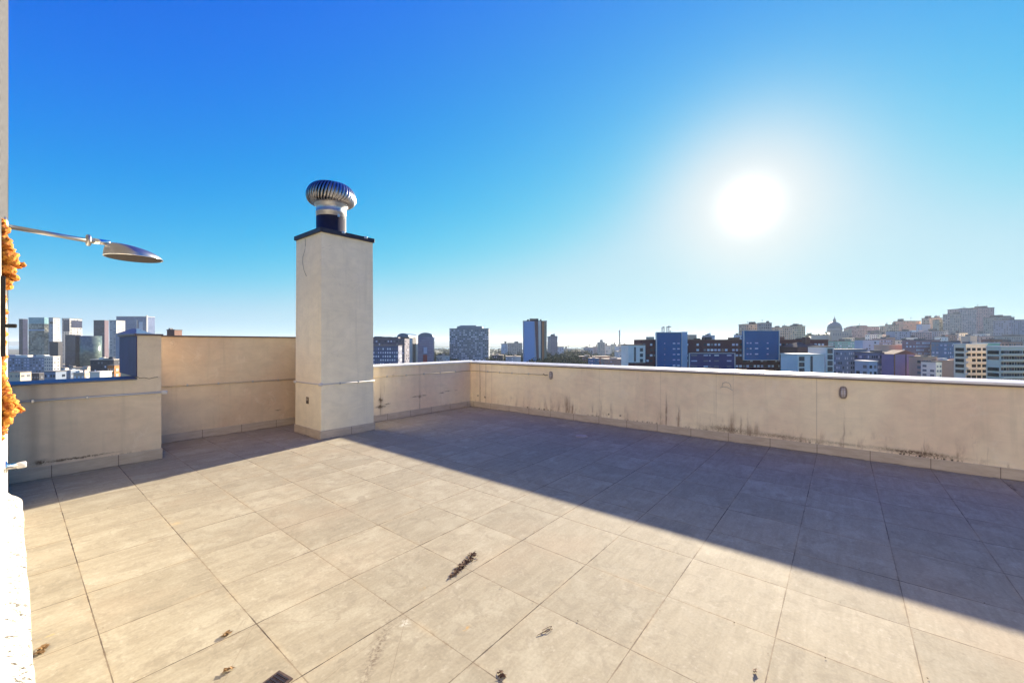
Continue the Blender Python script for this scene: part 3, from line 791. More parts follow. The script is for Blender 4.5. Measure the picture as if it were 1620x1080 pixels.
c_white = wallmat('white', (.74, .68, .58)); c_tower = wallmat('tower_white', (.50, .48, .46)); c_plum = wallmat('tower_plum', (.16, .11, .14)); c_lit = wallmat('bright_white', (.92, .84, .72)); c_cream = wallmat('cream', (.66, .54, .40)); c_beige = wallmat('beige', (.60, .46, .33))
c_grey = wallmat('grey', (.46, .39, .34)); c_bgrey = wallmat('blue_grey', (.22, .27, .36)); c_pale = wallmat('pale_blue', (.42, .50, .60))
c_blue = wallmat('blue', (.02, .13, .30)); c_mar = wallmat('maroon', (.10, .018, .026)); c_purple = wallmat('purple', (.24, .20, .38))
c_mauve = wallmat('mauve', (.50, .33, .31)); c_pink = wallmat('pink', (.62, .38, .27)); c_terra = wallmat('terracotta', (.46, .27, .20))
c_teal = wallmat('teal', (.20, .44, .40)); c_sand = wallmat('sand', (.95, .78, .56)); c_dark = wallmat('dark', (.045, .045, .06)); c_orange = wallmat('orange', (.50, .19, .06)); c_brown = wallmat('brown', (.17, .08, .06))
roof_d = plain('roof_dark', (.05, .05, .075), .8); roof_r = plain('roof_red', (.20, .08, .06), .85); roof_b = plain('roof_blue', (.05, .11, .19), .45, .2)
g_navy = glassmat('navy', (.012, .015, .05), (.035, .04, .10)); g_reflect = glassmat('painted_reflections', (.03, .04, .05), (.42, .40, .33)); g_cyan = glassmat('cyan', (.18, .34, .38), (.28, .45, .50))  # beige in the second glass is mottled reflections painted into its colour
g_green = glassmat('green', (.10, .14, .13), (.20, .25, .22)); g_blue = glassmat('blue', (.10, .14, .26), (.16, .20, .34)); g_rb = glassmat('strong_blue', (.05, .14, .36), (.07, .17, .40))

TG = 'glass and concrete towers on the left skyline'
# --- left cluster
bld('glass_tower', 'slim dark navy tower, leftmost of the skyline beside the orange foam', 30, 36, 505, 760, g_navy, xs=44, rim=roof_d, group=TG)
t, w, D, H, k = bld('glass_tower', 'glass tower with pale cyan crown and mottled reflections, second from left', 45, 70, 512, 720, g_reflect, xs=77, group=TG, parapet=False)
sub(t, 'crown', g_cyan, -w / 2, w / 2, .1, D - .1, H, H + 10 * k)
sub(t, 'light_band', c_pale, -w / 2 - .1, w / 2 + .1, -.25, -.01, H - 11 * k, H - 9 * k)
t, w, D, H, k = bld('office_tower', 'white tower with one dark square opening behind the mottled glass tower', 71, 84, 503, 820, c_tower, xs=95, cols=3, fl=3.4, wins=[WB], skip=.5, group=TG)
sub(t, 'opening', black_pl, w * .1, w * .5 - .3, -.15, -.01, H - 9 * k, H - 6 * k)
t, w, D, H, k = bld('office_tower', 'white framed tower with navy upper block, right of the plain white one', 98, 110, 504, 860, c_tower, xs=130, cols=3, wins=[WG, WB], group=TG)
sub(t, 'upper_glass', g_navy, -w * .3, w / 2 + .3, -.3, -.02, H - 20 * k, H - 2 * k)
sub(t, 'side_glass', g_navy, w / 2 + .02, w / 2 + .4, D * .15, D - .3, H - 14 * k, H - 2.5 * k)
t, w, D, H, k = bld('glass_tower', 'lower curved green glass tower in front of the framed white one', 103, 119, 530, 640, g_navy, xs=128, group=TG)
bm = bmesh.new(); lathe(bm, [(13 * k, 0), (13 * k, H - 1)], 28, (w * .5 + 10 * k, 14 * k, 0)); mesh('curved_glass', bm, g_green, t, True)
bld('office_block', 'black windowless block low between the white tower and green glass tower', 78, 92, 541, 600, c_dark, xs=97, rim=c_dark, group=TG)
t, w, D, H, k = bld('glass_tower', 'dark navy glass tower with mauve side, left of the gap in the skyline', 148, 165, 507, 700, g_navy, xs=172, group=TG)
sub(t, 'side_panel', c_plum, w / 2 + .02, w / 2 + .3, .2, D - .2, 0, H)
t, w, D, H, k = bld('office_tower', 'white tower with a narrow grey strip just right of the dark navy one', 173, 184, 507, 760, c_tower, xs=198, cols=2, wins=[WB], skip=.4, group=TG)
t, w, D, H, k = bld('office_tower', 'broad blue tower with white corner fins and a stepped white side', 184, 231, 501, 830, g_blue, xs=245, group=TG, rim=c_tower)
sub(t, 'fin', c_tower, w / 2 + .02, w / 2 + 1.2, .2, 3.0, 0, H + 3)
sub(t, 'fin', c_tower, w / 2 - 14 * k, w / 2 - 12.5 * k, -1.5, -.02, H - 30 * k, H - 5 * k)
sub(t, 'pane_and_highlight', c_pale, w / 2 - 11 * k, w / 2 - 5 * k, -.4, -.02, H - 30 * k, H - 8 * k)
t, w, D, H, k = bld('office_block', 'low block with blue pyramid roof peeping over the dark pier', 183, 216, 528, 520, c_bgrey, D=25, group=TG, parapet=False)
bm = bmesh.new(); q = 1.02
vs = [bm.verts.new(p) for p in ((-w / 2 * q, -.4, H), (w / 2 * q, -.4, H), (w / 2 * q, D, H), (-w / 2 * q, D, H))]; tp1 = [bm.verts.new(p) for p in ((-w * .06, D * .45, H + 9 * k), (w * .10, D * .45, H + 9 * k), (w * .10, D * .55, H + 9 * k), (-w * .06, D * .55, H + 9 * k))]
for i in range(4): bm.faces.new((vs[i], vs[(i + 1) % 4], tp1[(i + 1) % 4], tp1[i]))
bm.faces.new(tp1); mesh('pyramid_roof', bm, roof_b, t)
LG = 'low blocks seen over the low left wall'
bld('apartment_block', 'wide blue-grey block with rows of windows below the leftmost towers', 5, 70, 565, 420, c_bgrey, D=12, cols=14, wins=[WB, WG, WL], fl=3.0, group=LG, mech=4, roof=c_white)
bld('apartment_block', 'sunny white block with square windows right of the wide blue-grey one', 70, 84, 564, 400, c_white, xs=95, cols=4, wins=[WB], fl=3.2, group=LG, rim=c_white)
bld('apartment_block', 'dark block topped with white roof huts left of the dark pier', 143, 180, 569, 330, c_dark, xs=190, cols=7, wins=[WL, WG, WB], skip=.3, group=LG, mech=5, roof=c_white)
bld('apartment_block', 'small orange block with cream windows against the dark pier', 170, 181, 578, 230, c_orange, xs=191, cols=3, wins=[WO], fl=3, group=LG)
bld('low_building', 'small beige block with lit windows at far left just above the wall', 12, 32, 589, 260, c_cream, xs=40, cols=5, wins=[WO, WB], fl=2.6, group=LG)
bld('low_building', 'dark low block left of centre in the strip above the low wall', 40, 62, 591, 280, c_dark, xs=71, cols=5, wins=[WB], group=LG)
bld('low_building', 'blue-grey low block with tall windows above the low wall', 70, 88, 588, 250, c_bgrey, xs=96, cols=4, wins=[WL, WG], group=LG)
bld('low_building', 'dark blue low roof beside the tall-windowed block', 98, 112, 586, 300, c_bgrey, xs=118, cols=3, wins=[WB], group=LG, mech=2, roof=c_white)
bld('low_building', 'long bright white parapet block just above the low wall coping', 142, 158, 589, 200, c_white, xs=166, group=LG, rim=c_white)
bld('low_building', 'cluttered pale roof huts between blue-grey block and long white parapet', 116, 134, 590, 240, c_beige, xs=141, cols=3, wins=[WW, WG], group=LG, mech=3, roof=c_white)
bld('low_building', 'long flat grey roof in front of the green glass tower', 96, 138, 582, 360, c_grey, xs=142, group=LG, mech=2, rim=c_beige)
bld('low_building', 'dark brick shaft poking above the tall wall coping', 264, 276, 522, 260, c_brown, xs=280, mech=1)

# --- centre
CG = 'blocks seen over the short wall right of the chimney'
bld('apartment_block', 'purplish block with white square windows in front, immediately right of the chimney', 586, 630, 547, 330, wallmat('slate', (.12, .13, .22)), xs=636, cols=12, wins=[WL, WW, WB], fl=3.0, wfrac=.55, group=CG)
bld('apartment_block', 'dark mottled block rising behind the purplish one beside the chimney', 584, 640, 536, 420, wallmat('plum', (.10, .085, .13)), D=20, cols=12, wins=[WB, WL, WG], fl=3.0, skip=.35, group=CG, mech=4)
def arch_tower(label, x0, x1, yside, ytop, dep, m, **kw):
    t, w, D, H, k = bld('arched_tower', label, x0, x1, yside, dep, m, parapet=False, **kw)
    h = (yside - ytop) * k; pts = [(-w / 2, H)] + [(w / 2 * math.sin(a), H + h * math.cos(a)) for a in [R(-84 + 168 * i / 16) for i in range(17)]] + [(w / 2, H)]
    bm = bmesh.new(); prism(bm, pts, 'y', -.3, D); mesh('vaulted_roof', bm, roof_b, t); return t, w, D, H, k
t, w, D, H, k = arch_tower('first of two round-topped towers, dark faced with two white side strips', 628, 647, 533, 527, 520, c_dark, xs=662, cols=4, wins=[WB, c_beige], fl=3.2, skip=.5, side=False, group=CG)
sub(t, 'side_strip', c_white, w / 2 + .02, w / 2 + .4, .3, D * .33, 0, H); sub(t, 'side_strip', c_white, w / 2 + .02, w / 2 + .4, D * .68, D - .2, 0, H)
t, w, D, H, k = arch_tower('second round-topped tower, plain blue glass with a small red panel', 661, 685, 533, 526, 540, g_blue, D=10, group=CG)
sub(t, 'red_panel', wallmat('red', (.35, .02, .03)), -w * .15, w * .12, -.35, -.01, H - 45 * k, H - 28 * k)
sub(t, 'pane_and_highlight', c_pale, -w * .12, w * .12, -.3, -.01, H - 26 * k, H - 16 * k)  # pale box paints the faint highlight on the blue glass
t, w, D, H, k = bld('apartment_tower', 'broad blue-grey slab tower with stepped top and dense window grid', 711, 773, 520, 600, wallmat('slab', (.20, .25, .30)), xs=775, cols=20, wins=[WG, WB, WL, WW, WG], fl=3.1, wfrac=.7, hfrac=.45)
sub(t, 'upper_storey', wallmat('slab', None), -w * .31, w * .33, 1, D - 1, H + .7, H + 4.2 * k); sub(t, 'roof_hut', c_bgrey, -w * .24, w * .18, 2, D - 2, H + 4.3 * k, H + 5.6 * k)
bld('low_building', 'low grey-green block behind trees between the slab tower and striped tower', 803, 826, 543, 900, c_grey, D=18, cols=8, wins=[WB, WG], group='mid-distance blocks', mech=2)
bld('low_building', 'white ended block left of the low grey-green one', 793, 803, 544, 860, c_pale, D=14, group='mid-distance blocks', mech=1, cols=4, wins=[WB], skip=.3)
t, w, D, H, k = bld('striped_tower', 'blue tower with dark, pale, orange and olive vertical stripes', 828, 865, 508, 480, c_pale, D=20, rim=roof_d)
sub(t, 'blue_face', plain('face_blue', (.22, .40, .66), .6, 0, .06, .02), -w / 2 + 1.2 * k, -w / 2 + 17.5 * k, -.5, -.01, 0, H - .1)
sub(t, 'edge_stripe', c_bgrey, -w / 2 - .01, -w / 2 + 1.15 * k, -.5, -.01, 0, H - .1)
bm = bmesh.new(); prism(bm, [(-w / 2 + 17.6 * k, H), (-w / 2 + 23 * k, H), (-w / 2 + 25.5 * k, 0), (-w / 2 + 21 * k, H - 62 * k)], 'y', -.55, -.02); mesh('dark_stripe', bm, wallmat('wine', (.10, .045, .07)), t)
sub(t, 'pale_stripe', c_white, -w / 2 + 24 * k, -w / 2 + 27.5 * k, -.45, -.01, 0, H - .1)
sub(t, 'dark_stripe', c_dark, -w / 2 + 27.6 * k, -w / 2 + 29.4 * k, -.5, -.01, 0, H - .1)
sub(t, 'orange_stripe', plain('stripe_orange', (.46, .16, .05), .6), -w / 2 + 29.5 * k, -w / 2 + 33 * k, -.5, -.01, 0, H - .1)
sub(t, 'olive_stripe', wallmat('olive', (.26, .24, .18)), -w / 2 + 33.1 * k, w / 2 - .02, -.4, -.01, 0, H - .1)
sub(t, 'roof_hut', c_dark, -w * .22, w * .15, 3, 12, H + .6, H + 4.4 * k); sub(t, 'antenna_box', c_dark, -w * .34, -w * .26, 2, 5, H + .6, H + 3 * k); sub(t, 'antenna_box', c_dark, w * .22, w * .28, 2, 5, H + .6, H + 3.2 * k)
bld('apartment_tower', 'small mauve-grey tower standing just right of the striped tower', 871, 882, 532, 620, wallmat('mauve_grey', (.26, .23, .27)), xs=866, cols=4, wins=[WB], skip=.3, mech=2)
bld('low_building', 'pale blue block at the foot of the small mauve-grey tower', 870, 892, 549, 700, c_pale, D=15, cols=6, wins=[WB], skip=.4)
t, w, D, H, k = bld('apartment_tower', 'small pointed grey tower far off left of the tall smokestack', 947, 957, 541, 900, c_grey, D=12, cols=3, wins=[WB], skip=.3, parapet=False)
sub(t, 'roof_hut', c_grey, -w * .18, w * .2, 2, 8, H, H + 4 * k)
k = 1500 / F; p = at(980.3, 543, 1500)
sk = thing('smokestack', 'tall thin brown smokestack standing alone on the horizon', 'chimney', (p.x, p.y, GZ)); bm = bmesh.new(); lathe(bm, [(1.6 * k, 0), (1.0 * k, CH - GZ + 21 * k)], 16); mesh('shaft', bm, c_beige, sk, True)
for i, (a, b_, yt, d, mm, lb) in enumerate([(958, 966, 547, 1000, c_white, 'tiny white block right of the pointed grey tower'), (968, 975, 545, 1150, c_cream, 'tiny cream block just left of the smokestack'),
        (975, 984, 548, 1050, c_pale, 'tiny pale block at the foot of the smokestack'), (985, 994, 546, 950, c_beige, 'tiny beige block right of the smokestack'), (925, 941, 550, 1100, c_bgrey, 'long low blue-grey roof far left of the pointed tower'),
        (905, 930, 556, 820, c_brown, 'low brown roof in the trees right of the striped tower'), (918, 965, 564, 560, c_mar, 'dark low hall with pale roof edge amid the trees'),
        (935, 948, 567, 420, c_blue, 'small blue block just above the coping among the trees'), (956, 993, 568, 400, c_terra, 'salmon low block just above the coping left of the white-ended building'),
        (977, 1000, 556, 520, c_white, 'pale jumble of roofs left of the white-ended building'), (745, 758, 549, 1500, c_white, 'far white shed behind the slab tower'),
        (690, 709, 563, 560, c_white, 'low white roof among trees between the round-topped and slab towers'), (778, 796, 562, 560, c_dark, 'dark low roof just right of the slab tower'), (800, 824, 564, 520, c_bgrey, 'low blue-grey block with white spots left of the striped tower'),
        (940, 947, 549, 1000, c_mauve, 'tiny mauve block left of the pointed grey tower'), (893, 904, 552, 1000, c_beige, 'tiny beige block in the trees right of the pale blue block')]):
    bld('low_building', lb, a, b_, yt, d, mm, D=16, cols=max(2, int((b_ - a) / 3)), wins=[WB, WL], skip=.5, hfrac=.4, mech=1, group='small distant blocks', roof=c_beige)

# --- right: maroon complex with blue blocks
MG = 'maroon and blue apartment complex'
t, w, D, H, k = bld('apartment_block', 'white end block with one dark slit and three square windows, left of the maroon complex', 994, 1021, 546, 215, c_lit, D=14, group=MG, rim=roof_d)
sub(t, 'slit_window', WG, -w * .16, -w * .06, -.1, .02, H - 26 * k, H - 3 * k)
for r_ in range(3): sub(t, 'window', WG, w * .18, w * .36, -.1, .02, H - (10 + r_ * 8.5) * k, H - (4.5 + r_ * 8.5) * k)
sub(t, 'base', c_mar, -w * .5, w * .5, -.12, -.005, 0, H - 27.5 * k)
t, w, D, H, k = bld('apartment_block', 'long dark maroon block with rows of small pale windows', 1016, 1310, 538, 235, c_mar, D=16, cols=52, wins=[WL, WW, WW, WG, WB], fl=3.1, wfrac=.66, hfrac=.40, skip=.30, side=False, group=MG, rim=c_brown)
rnd = random.Random(4)
for cxx in (-.36, -.19, -.13, .02, .15, .27, .40, -.44):
    ww = rnd.uniform(2.5, 5); sub(t, 'roof_hut', rnd.choice([c_brown, c_dark, c_beige]), cxx * w - ww / 2, cxx * w + ww / 2, 3, 8, H + .3, H + rnd.uniform(3, 6) * k)
sub(t, 'roof_hut', c_beige, -.232 * w, -.19 * w, 4, 9, H + .3, H + 9 * k)
def blueblock(label, x0, x1, y0, y1, dep, cols, rows, m=None, top=None, group=MG):
    k = dep / F; w = (x1 - x0) * k; l = ((x0 + x1) / 2 - CX) * k; zt = CH + (HY - y0) * k; zb = (CH + (HY - y1) * k) if y1 else GZ
    P = W2(l, dep, 0); t = thing('apartment_block', label, 'building', (P.x, P.y, zb), TH - R(90), group); H = zt - zb
    mesh('wall', BOX(-w / 2, w / 2, 0, 2.2, 0, H), m or c_blue, t)
    e = .8 * k
    for nm, a in (('frame', (-w / 2 - e, -w / 2 - .01, -.4, .6, -e, H + e)), ('frame', (w / 2 + .01, w / 2 + e, -.4, .6, -e, H + e)), ('frame', (-w / 2 - .005, w / 2 + .005, -.4, .6, H + .01, H + e))): sub(t, nm, c_lit, *a)
    if y1: sub(t, 'frame', c_lit, -w / 2 - .005, w / 2 + .005, -.4, .6, -e, -.01)
    lst = []; rnd = random.Random(int(x0))
    for (cx_, ry, wd) in cols:
        for r_ in range(rows): lst.append((-w / 2 + cx_ * w, -.06, H - (ry + r_ * 8.7) * k, wd * w, .14, 2.0 * k, rnd.choice([WL, WW, WB, WL])))
    put_windows(t, lst); return t, w, H, k
t, w, H, k = blueblock('bright blue block with white edges and three blobs of antennas on its roof', 1039, 1078, 526, None, 232.6, [(.70, 17, .10), (.88, 17, .10), (.32, 17, .04)], 6)
sub(t, 'side_wall', c_pale, w / 2 + 1 * k, w / 2 + 11 * k, 1.2, 2.3, 20, H + .5)
an = bmesh.new()
for dx, hh in ((-.18, 9), (-.10, 10), (.02, 9), (.10, 11.5), (.16, 4)): tube(an, [(dx * w, 4, H), (dx * w, 4, H + hh * k)], .28, 6)
tube(an, [(-.18 * w, 4, H + 8.4 * k), (-.10 * w, 4, H + 9.2 * k)], .35, 6); tube(an, [(.0, 4, H + 9.3 * k), (.19 * w, 4, H + 9.6 * k)], .3, 6)
mesh('antenna', an, c_grey, t)
t, w, H, k = blueblock('square blue block with a full white frame jutting from the maroon block', 1177, 1232, 523, 569, 232.6, [(.10, 19.5, .05), (.19, 19.5, .05), (.36, 19.5, .09), (.68, 19.5, .05)], 3)
blueblock('low white-framed bay of blue and maroon panels in the middle of the maroon block', 1091, 1162, 559, None, 232.7, [(.10, 3, .13), (.36, 3, .10), (.60, 3, .10), (.88, 3, .10), (.45, 3, .03)], 3, m=wallmat('indigo', (.035, .04, .16)))
t, w, D, H, k = bld('apartment_block', 'white block with dark slit and side windows at the right end of the maroon complex', 1262, 1304, 561, 190, c_lit, D=12, group=MG, rim=c_lit)
sub(t, 'slit_window', WG, w * -.02, w * .06, -.1, .02, 0, H - 2 * k)
for r_ in range(3): sub(t, 'window', WG, -w * .45, -w * .25, -.1, .02, H - (10 + r_ * 9) * k, H - (3 + r_ * 9) * k)
t, w, D, H, k = bld('apartment_block', 'narrow white framed stack of dark balconies beside the white slit block', 1307, 1319, 549, 195, c_lit, D=12, xs=None, group=MG, rim=roof_d)
for r_ in range(4): sub(t, 'balcony_opening', WG, -w * .32, w * .34, -.12, .02, H - (10 + r_ * 9.5) * k, H - (2.5 + r_ * 9.5) * k)
def hip(t, w, D, H, h, m, e=.6, fx=.25):
    bm = bmesh.new(); A = [bm.verts.new(p) for p in ((-w / 2 - e, -e, H), (w / 2 + e, -e, H), (w / 2 + e, D + e, H), (-w / 2 - e, D + e, H))]
    B_ = [bm.verts.new((-w / 2 + w * fx, D / 2, H + h)), bm.verts.new((w / 2 - w * fx, D / 2, H + h))]
    bm.faces.new((A[0], A[1], B_[1], B_[0])); bm.faces.new((A[2], A[3], B_[0], B_[1])); bm.faces.new((A[1], A[2], B_[1])); bm.faces.new((A[3], A[0], B_[0])); bm.faces.new(list(reversed(A)))
    mesh('roof', bm, m, t)
t, w, D, H, k = bld('apartment_block', 'reddish brown house with sloping hipped roof at the end of the maroon block', 1262, 1305, 549, 219, wallmat('brick', (.15, .065, .055)), D=15, parapet=False, group=MG)
hip(t, w, D, H, 8 * k, roof_r, .3, .32); sub(t, 'chimney_stack', c_brown, .0 * w, .16 * w, 4, 7, H + 4 * k, H + 16 * k)

# towers behind the maroon block
HG = 'hazy blocks on the hill to the right'
def far(label, x0, x1, yt, dep, m, cols=6, mech=2, nm='apartment_tower', **kw):
    kw.setdefault('skip', .12); kw.setdefault('wins', [WG, WG, WB]); kw.setdefault('hfrac', .5); cols = int(cols * 1.35); kw.setdefault('group', HG); kw.setdefault('ybot', 575)
    return bld(nm, label, x0, x1, yt, dep, m, cols=cols, mech=mech, fl=kw.pop('fl', 3.1), **kw)
far('beige-grey tower rising straight behind the square blue block', 1178, 1206, 513, 520, c_beige, 7, 3)
far('pale tower with white stair shaft overlapping the beige-grey one', 1204, 1221, 511, 500, c_grey, 4, 1)
far('grey-beige slab right of the square blue block', 1226, 1253, 518, 560, c_beige, 7, 2)
far('taller beige tower at the right end of the pair behind the maroon block', 1251, 1274, 516, 570, c_beige, 6, 3)
far('small pale block peeping between the two blue blocks', 1117, 1131, 531, 420, c_pale, 3, 2)
far('tiny pale block just left of the square blue block', 1167, 1176, 530, 450, c_pale, 2, 1)
# cathedral
k = 900 / F; p = at(1327, 543, 900)
cat_ = thing('cathedral', 'domed church with lantern on the hilltop, seen in haze', 'church', (p.x, p.y, terrain_h((1327 - CX) * k, 900) - 2), TH - R(90)); b0 = -cat_.location.z + CH
st_m = wallmat('stone', (.34, .32, .30))
sub(cat_, 'nave', st_m, -20 * k, 18 * k, 0, 45, 0, b0 + 13 * k)
sub(cat_, 'transept', st_m, -14 * k, 14 * k, -6, -.02, 0, b0 + 19 * k)
sub(cat_, 'tower', st_m, 14.1 * k, 18 * k, -4, 8, 0, b0 + 23 * k)
bm = bmesh.new(); lathe(bm, [(10 * k, b0 + 18 * k), (10 * k, b0 + 24 * k)], 28, (0, 12, 0)); mesh('drum', bm, st_m, cat_, True)
bm = bmesh.new(); lathe(bm, [(9.4 * k * math.cos(R(a)) + .3, b0 + 24 * k + 10.5 * k * math.sin(R(a))) for a in range(0, 90, 10)], 28, (0, 12, 0)); dm = mesh('dome', bm, plain('dome_grey', (.20, .22, .22), .6), cat_, True)
bm = bmesh.new(); lathe(bm, [(2.2 * k, b0 + 34 * k), (2.0 * k, b0 + 38 * k), (.8 * k, b0 + 40 * k), (.15 * k, b0 + 43.5 * k)], 12, (0, 12, 0)); mesh('lantern', bm, st_m, dm, True)
for q in range(7): sub(cat_, 'window', WB, (-12 + q * 3.6) * k, (-10.6 + q * 3.6) * k, -6.2, -6.01, b0 + 12 * k, b0 + 16 * k)
# hill ridge, left to right
far('low mauve slab on the ridge right of the domed church', 1347, 1372, 519, 930, c_mauve, 8, 2)
far('taller mauve slab with flat top just left of the sky gap', 1356, 1391, 517, 980, c_mauve, 9, 2)
far('narrow grey tower first after the sky gap', 1398, 1410, 516, 900, c_beige, 4, 1)
far('grey tower with dark flat top second after the sky gap', 1408, 1422, 514, 860, c_beige, 4, 1, rim=roof_d)
far('small tower tucked beside the pink ridge tower', 1421, 1431, 514, 900, c_mauve, 3, 0)
far('pinkish tower with dark flat slab roof on the ridge', 1429, 1457, 508, 880, c_pink, 8, 1, rim=roof_d, skip=.7)
far('plain pale blue gable tower right of the pinkish ridge tower', 1458, 1472, 513, 840, c_pale, 0, 0)
far('beige tower left of the biggest ridge tower', 1470, 1490, 503, 860, c_beige, 6, 2, rim=roof_d)
far('grey-green slab between beige tower and the biggest tower', 1486, 1503, 506, 800, wallmat('moss', (.44, .39, .28)), 5, 1)
far('stepped grey left wing of the biggest ridge tower', 1503, 1521, 497, 780, c_grey, 5, 1)
far('biggest ridge tower, left half with flat top', 1517, 1545, 489, 800, wallmat('lav', (.48, .39, .38)), 8, 2, rim=roof_d)
far('biggest ridge tower, right half with vertical strips and roof block', 1545, 1573, 487, 820, c_mauve, 8, 3, rim=roof_d, wfrac=.35)
far('grey terrace block with a boxy hut on the right ridge', 1576, 1605, 502, 700, wallmat('sage', (.32, .32, .30)), 8, 3, rim=roof_d)
far('dark grey-blue slab at the far right ridge', 1600, 1640, 506, 640, c_bgrey, 9, 1)
far('long dull block below the right ridge slab', 1572, 1640, 532, 560, c_grey, 18, 2, rim=roof_d)
# middle tier
far('blue-grey apartment house with dark hipped roof and lit windows', 1319, 1372, 553, 260, c_bgrey, 12, 0, nm='apartment_block', wins=[WL, WW, WB, WG], fl=3.0, ybot=600, rim=roof_d, skip=.2)
t, w, D, H, k = far('pale blue gable block behind the blue-grey apartment house', 1365, 1391, 538, 420, c_pale, 5, 0, nm='apartment_block', skip=.75)
far('mauve block right of the pale blue gable', 1391, 1412, 536, 440, c_mauve, 6, 1, nm='apartment_block', wins=[WB, WL])
far('teal-grey low block behind under the cathedral trees', 1325, 1368, 540, 520, c_teal, 10, 2, nm='apartment_block', wins=[WB, WL])
far('slate blue house with lit windows right of the hipped roof', 1372, 1412, 558, 250, wallmat('slate_blue', (.15, .18, .30)), 9, 1, nm='apartment_block', wins=[WL, WB, WG], ybot=600, rim=roof_d)
far('small stepped pale house in front of the slate blue one', 1374, 1388, 572, 200, c_pale, 2, 0, nm='house', rim=c_lit, ybot=600)
t, w, D, H, k = far('purple house with pointed gable and dark centre line', 1414, 1447, 560, 240, c_purple, 0, 0, nm='house', parapet=False, ybot=600)
bm = bmesh.new(); prism(bm, [(-w / 2 - .5, H), (w / 2 + .5, H), (w * .02, H + 6.5 * k)], 'y', -.6, D); mesh('gable_roof', bm, roof_r, t); sub(t, 'centre_line', roof_d, .06 * w, .10 * w, -.12, -.01, 0, H); sub(t, 'side_strip', c_brown, -w * .5, -w * .44, -.1, -.01, 0, H)
far('grey-blue box tower among the mauve houses of the mid slope', 1416, 1442, 524, 560, wallmat('bluebox', (.28, .32, .42)), 6, 1, skip=.6)
far('mauve block with white roof tanks below the pale gable tower', 1442, 1474, 525, 600, c_mauve, 8, 2, roof=c_lit)
far('dark blue block right of the white roof tanks', 1472, 1500, 524, 640, c_bgrey, 7, 1)
far('long pale pink wall low on the mid slope', 1406, 1450, 546, 380, c_pink, 6, 1, nm='apartment_block', skip=.8, rim=c_pink)
far('brick-pink block with columns of white windows', 1449, 1487, 538, 360, wallmat('brickpink', (.30, .17, .19)), 9, 1, nm='apartment_block', wins=[WL, WW, WL], skip=.2, ybot=600, rim=roof_d)
far('narrow brick annex right of the white-windowed block', 1486, 1494, 545, 350, c_terra, 2, 0, nm='apartment_block', ybot=600)
far('orange-pink block with small square windows above the coping', 1447, 1460, 562, 240, c_terra, 3, 1, nm='apartment_block', ybot=600, wins=[WB, WO])
far('salmon block with plain mauve side right of the orange-pink one', 1460, 1482, 565, 225, c_pink, 4, 1, nm='apartment_block', ybot=600, wins=[WB, WG])
far('dark blue glassy block with flat black roof', 1499, 1540, 541, 330, wallmat('seablue', (.12, .20, .30)), 10, 1, nm='apartment_block', wins=[WL, WB, c_pale], skip=.1, ybot=600, rim=roof_d)
far('plain terracotta block with white roof railing above the coping', 1490, 1527, 571, 220, c_terra, 0, 2, nm='apartment_block', ybot=600, roof=c_lit, rim=c_terra)
far('small white slotted block against the terracotta one', 1481, 1490, 573, 215, c_lit, 2, 0, nm='apartment_block', ybot=600, fl=2.4, wins=[WB])
t, w, D, H, k = far('tall pale block with deep stepped balconies', 1528, 1561, 545, 185, c_sand, 3, 2, nm='apartment_block', ybot=606, D=5, band=c_sand, wins=[black_pl], skip=.05, hfrac=.6, wfrac=.7, rim=c_lit, fl=2.5)  # black windows also paint in the shade of the balcony recesses
sub(t, 'stair_tower', c_cream, -w * .05, w * .28, 2, 6, H + .5, H + 14 * k)
far('teal-green face with paired windows beside the stepped balconies', 1561, 1582, 543, 190, c_teal, 3, 1, D=5, nm='apartment_block', ybot=606, wins=[WG, WB], fl=2.7, rim=c_pale, skip=.1)
far('cream block with long balcony rows cut by the right edge of the photo', 1583, 1660, 549, 165, c_sand, 14, 2, D=5, nm='apartment_block', ybot=606, wins=[black_pl, c_brown, WG], band=c_sand, fl=2.3, wfrac=.78, hfrac=.62, skip=.02, rim=c_lit)

for i, (a, b_, yt, d, mm, cc, lb) in enumerate([(1396, 1406, 529, 640, c_sand, 3, 'slim sand-coloured tower below the sky gap on the hill'), (1404, 1417, 534, 560, c_pink, 4, 'small pink block under the dark-topped ridge tower'),
        (1440, 1452, 534, 500, c_lit, 4, 'small white block left of the brick-pink block'), (1428, 1441, 538, 460, c_sand, 4, 'small sand block above the long pale pink wall'), (1490, 1500, 533, 520, c_lit, 3, 'narrow white block between brick-pink and dark blue glassy blocks'),
        (1500, 1514, 530, 600, c_terra, 4, 'small terracotta block behind the dark blue glassy block'), (1517, 1531, 527, 620, c_sand, 4, 'sand block at the foot of the biggest ridge tower'), (1533, 1548, 532, 560, c_mauve, 4, 'mauve block behind the pale balcony block'),
        (1550, 1566, 528, 600, c_lit, 4, 'white block behind the roof of the teal-green face'), (1568, 1590, 537, 420, c_brown, 5, 'reddish low roofed block behind the far right cream block'), (1596, 1618, 541, 380, c_terra, 5, 'terracotta roofed house above the far right cream block'),
        (1340, 1352, 534, 600, c_sand, 3, 'small sand block on the slope right of the church trees'), (1376, 1388, 529, 700, c_lit, 3, 'small white block below the taller mauve slab')]):
    far(lb, a, b_, yt, d, mm, cc, 1, nm='apartment_block', skip=.15, D=9)
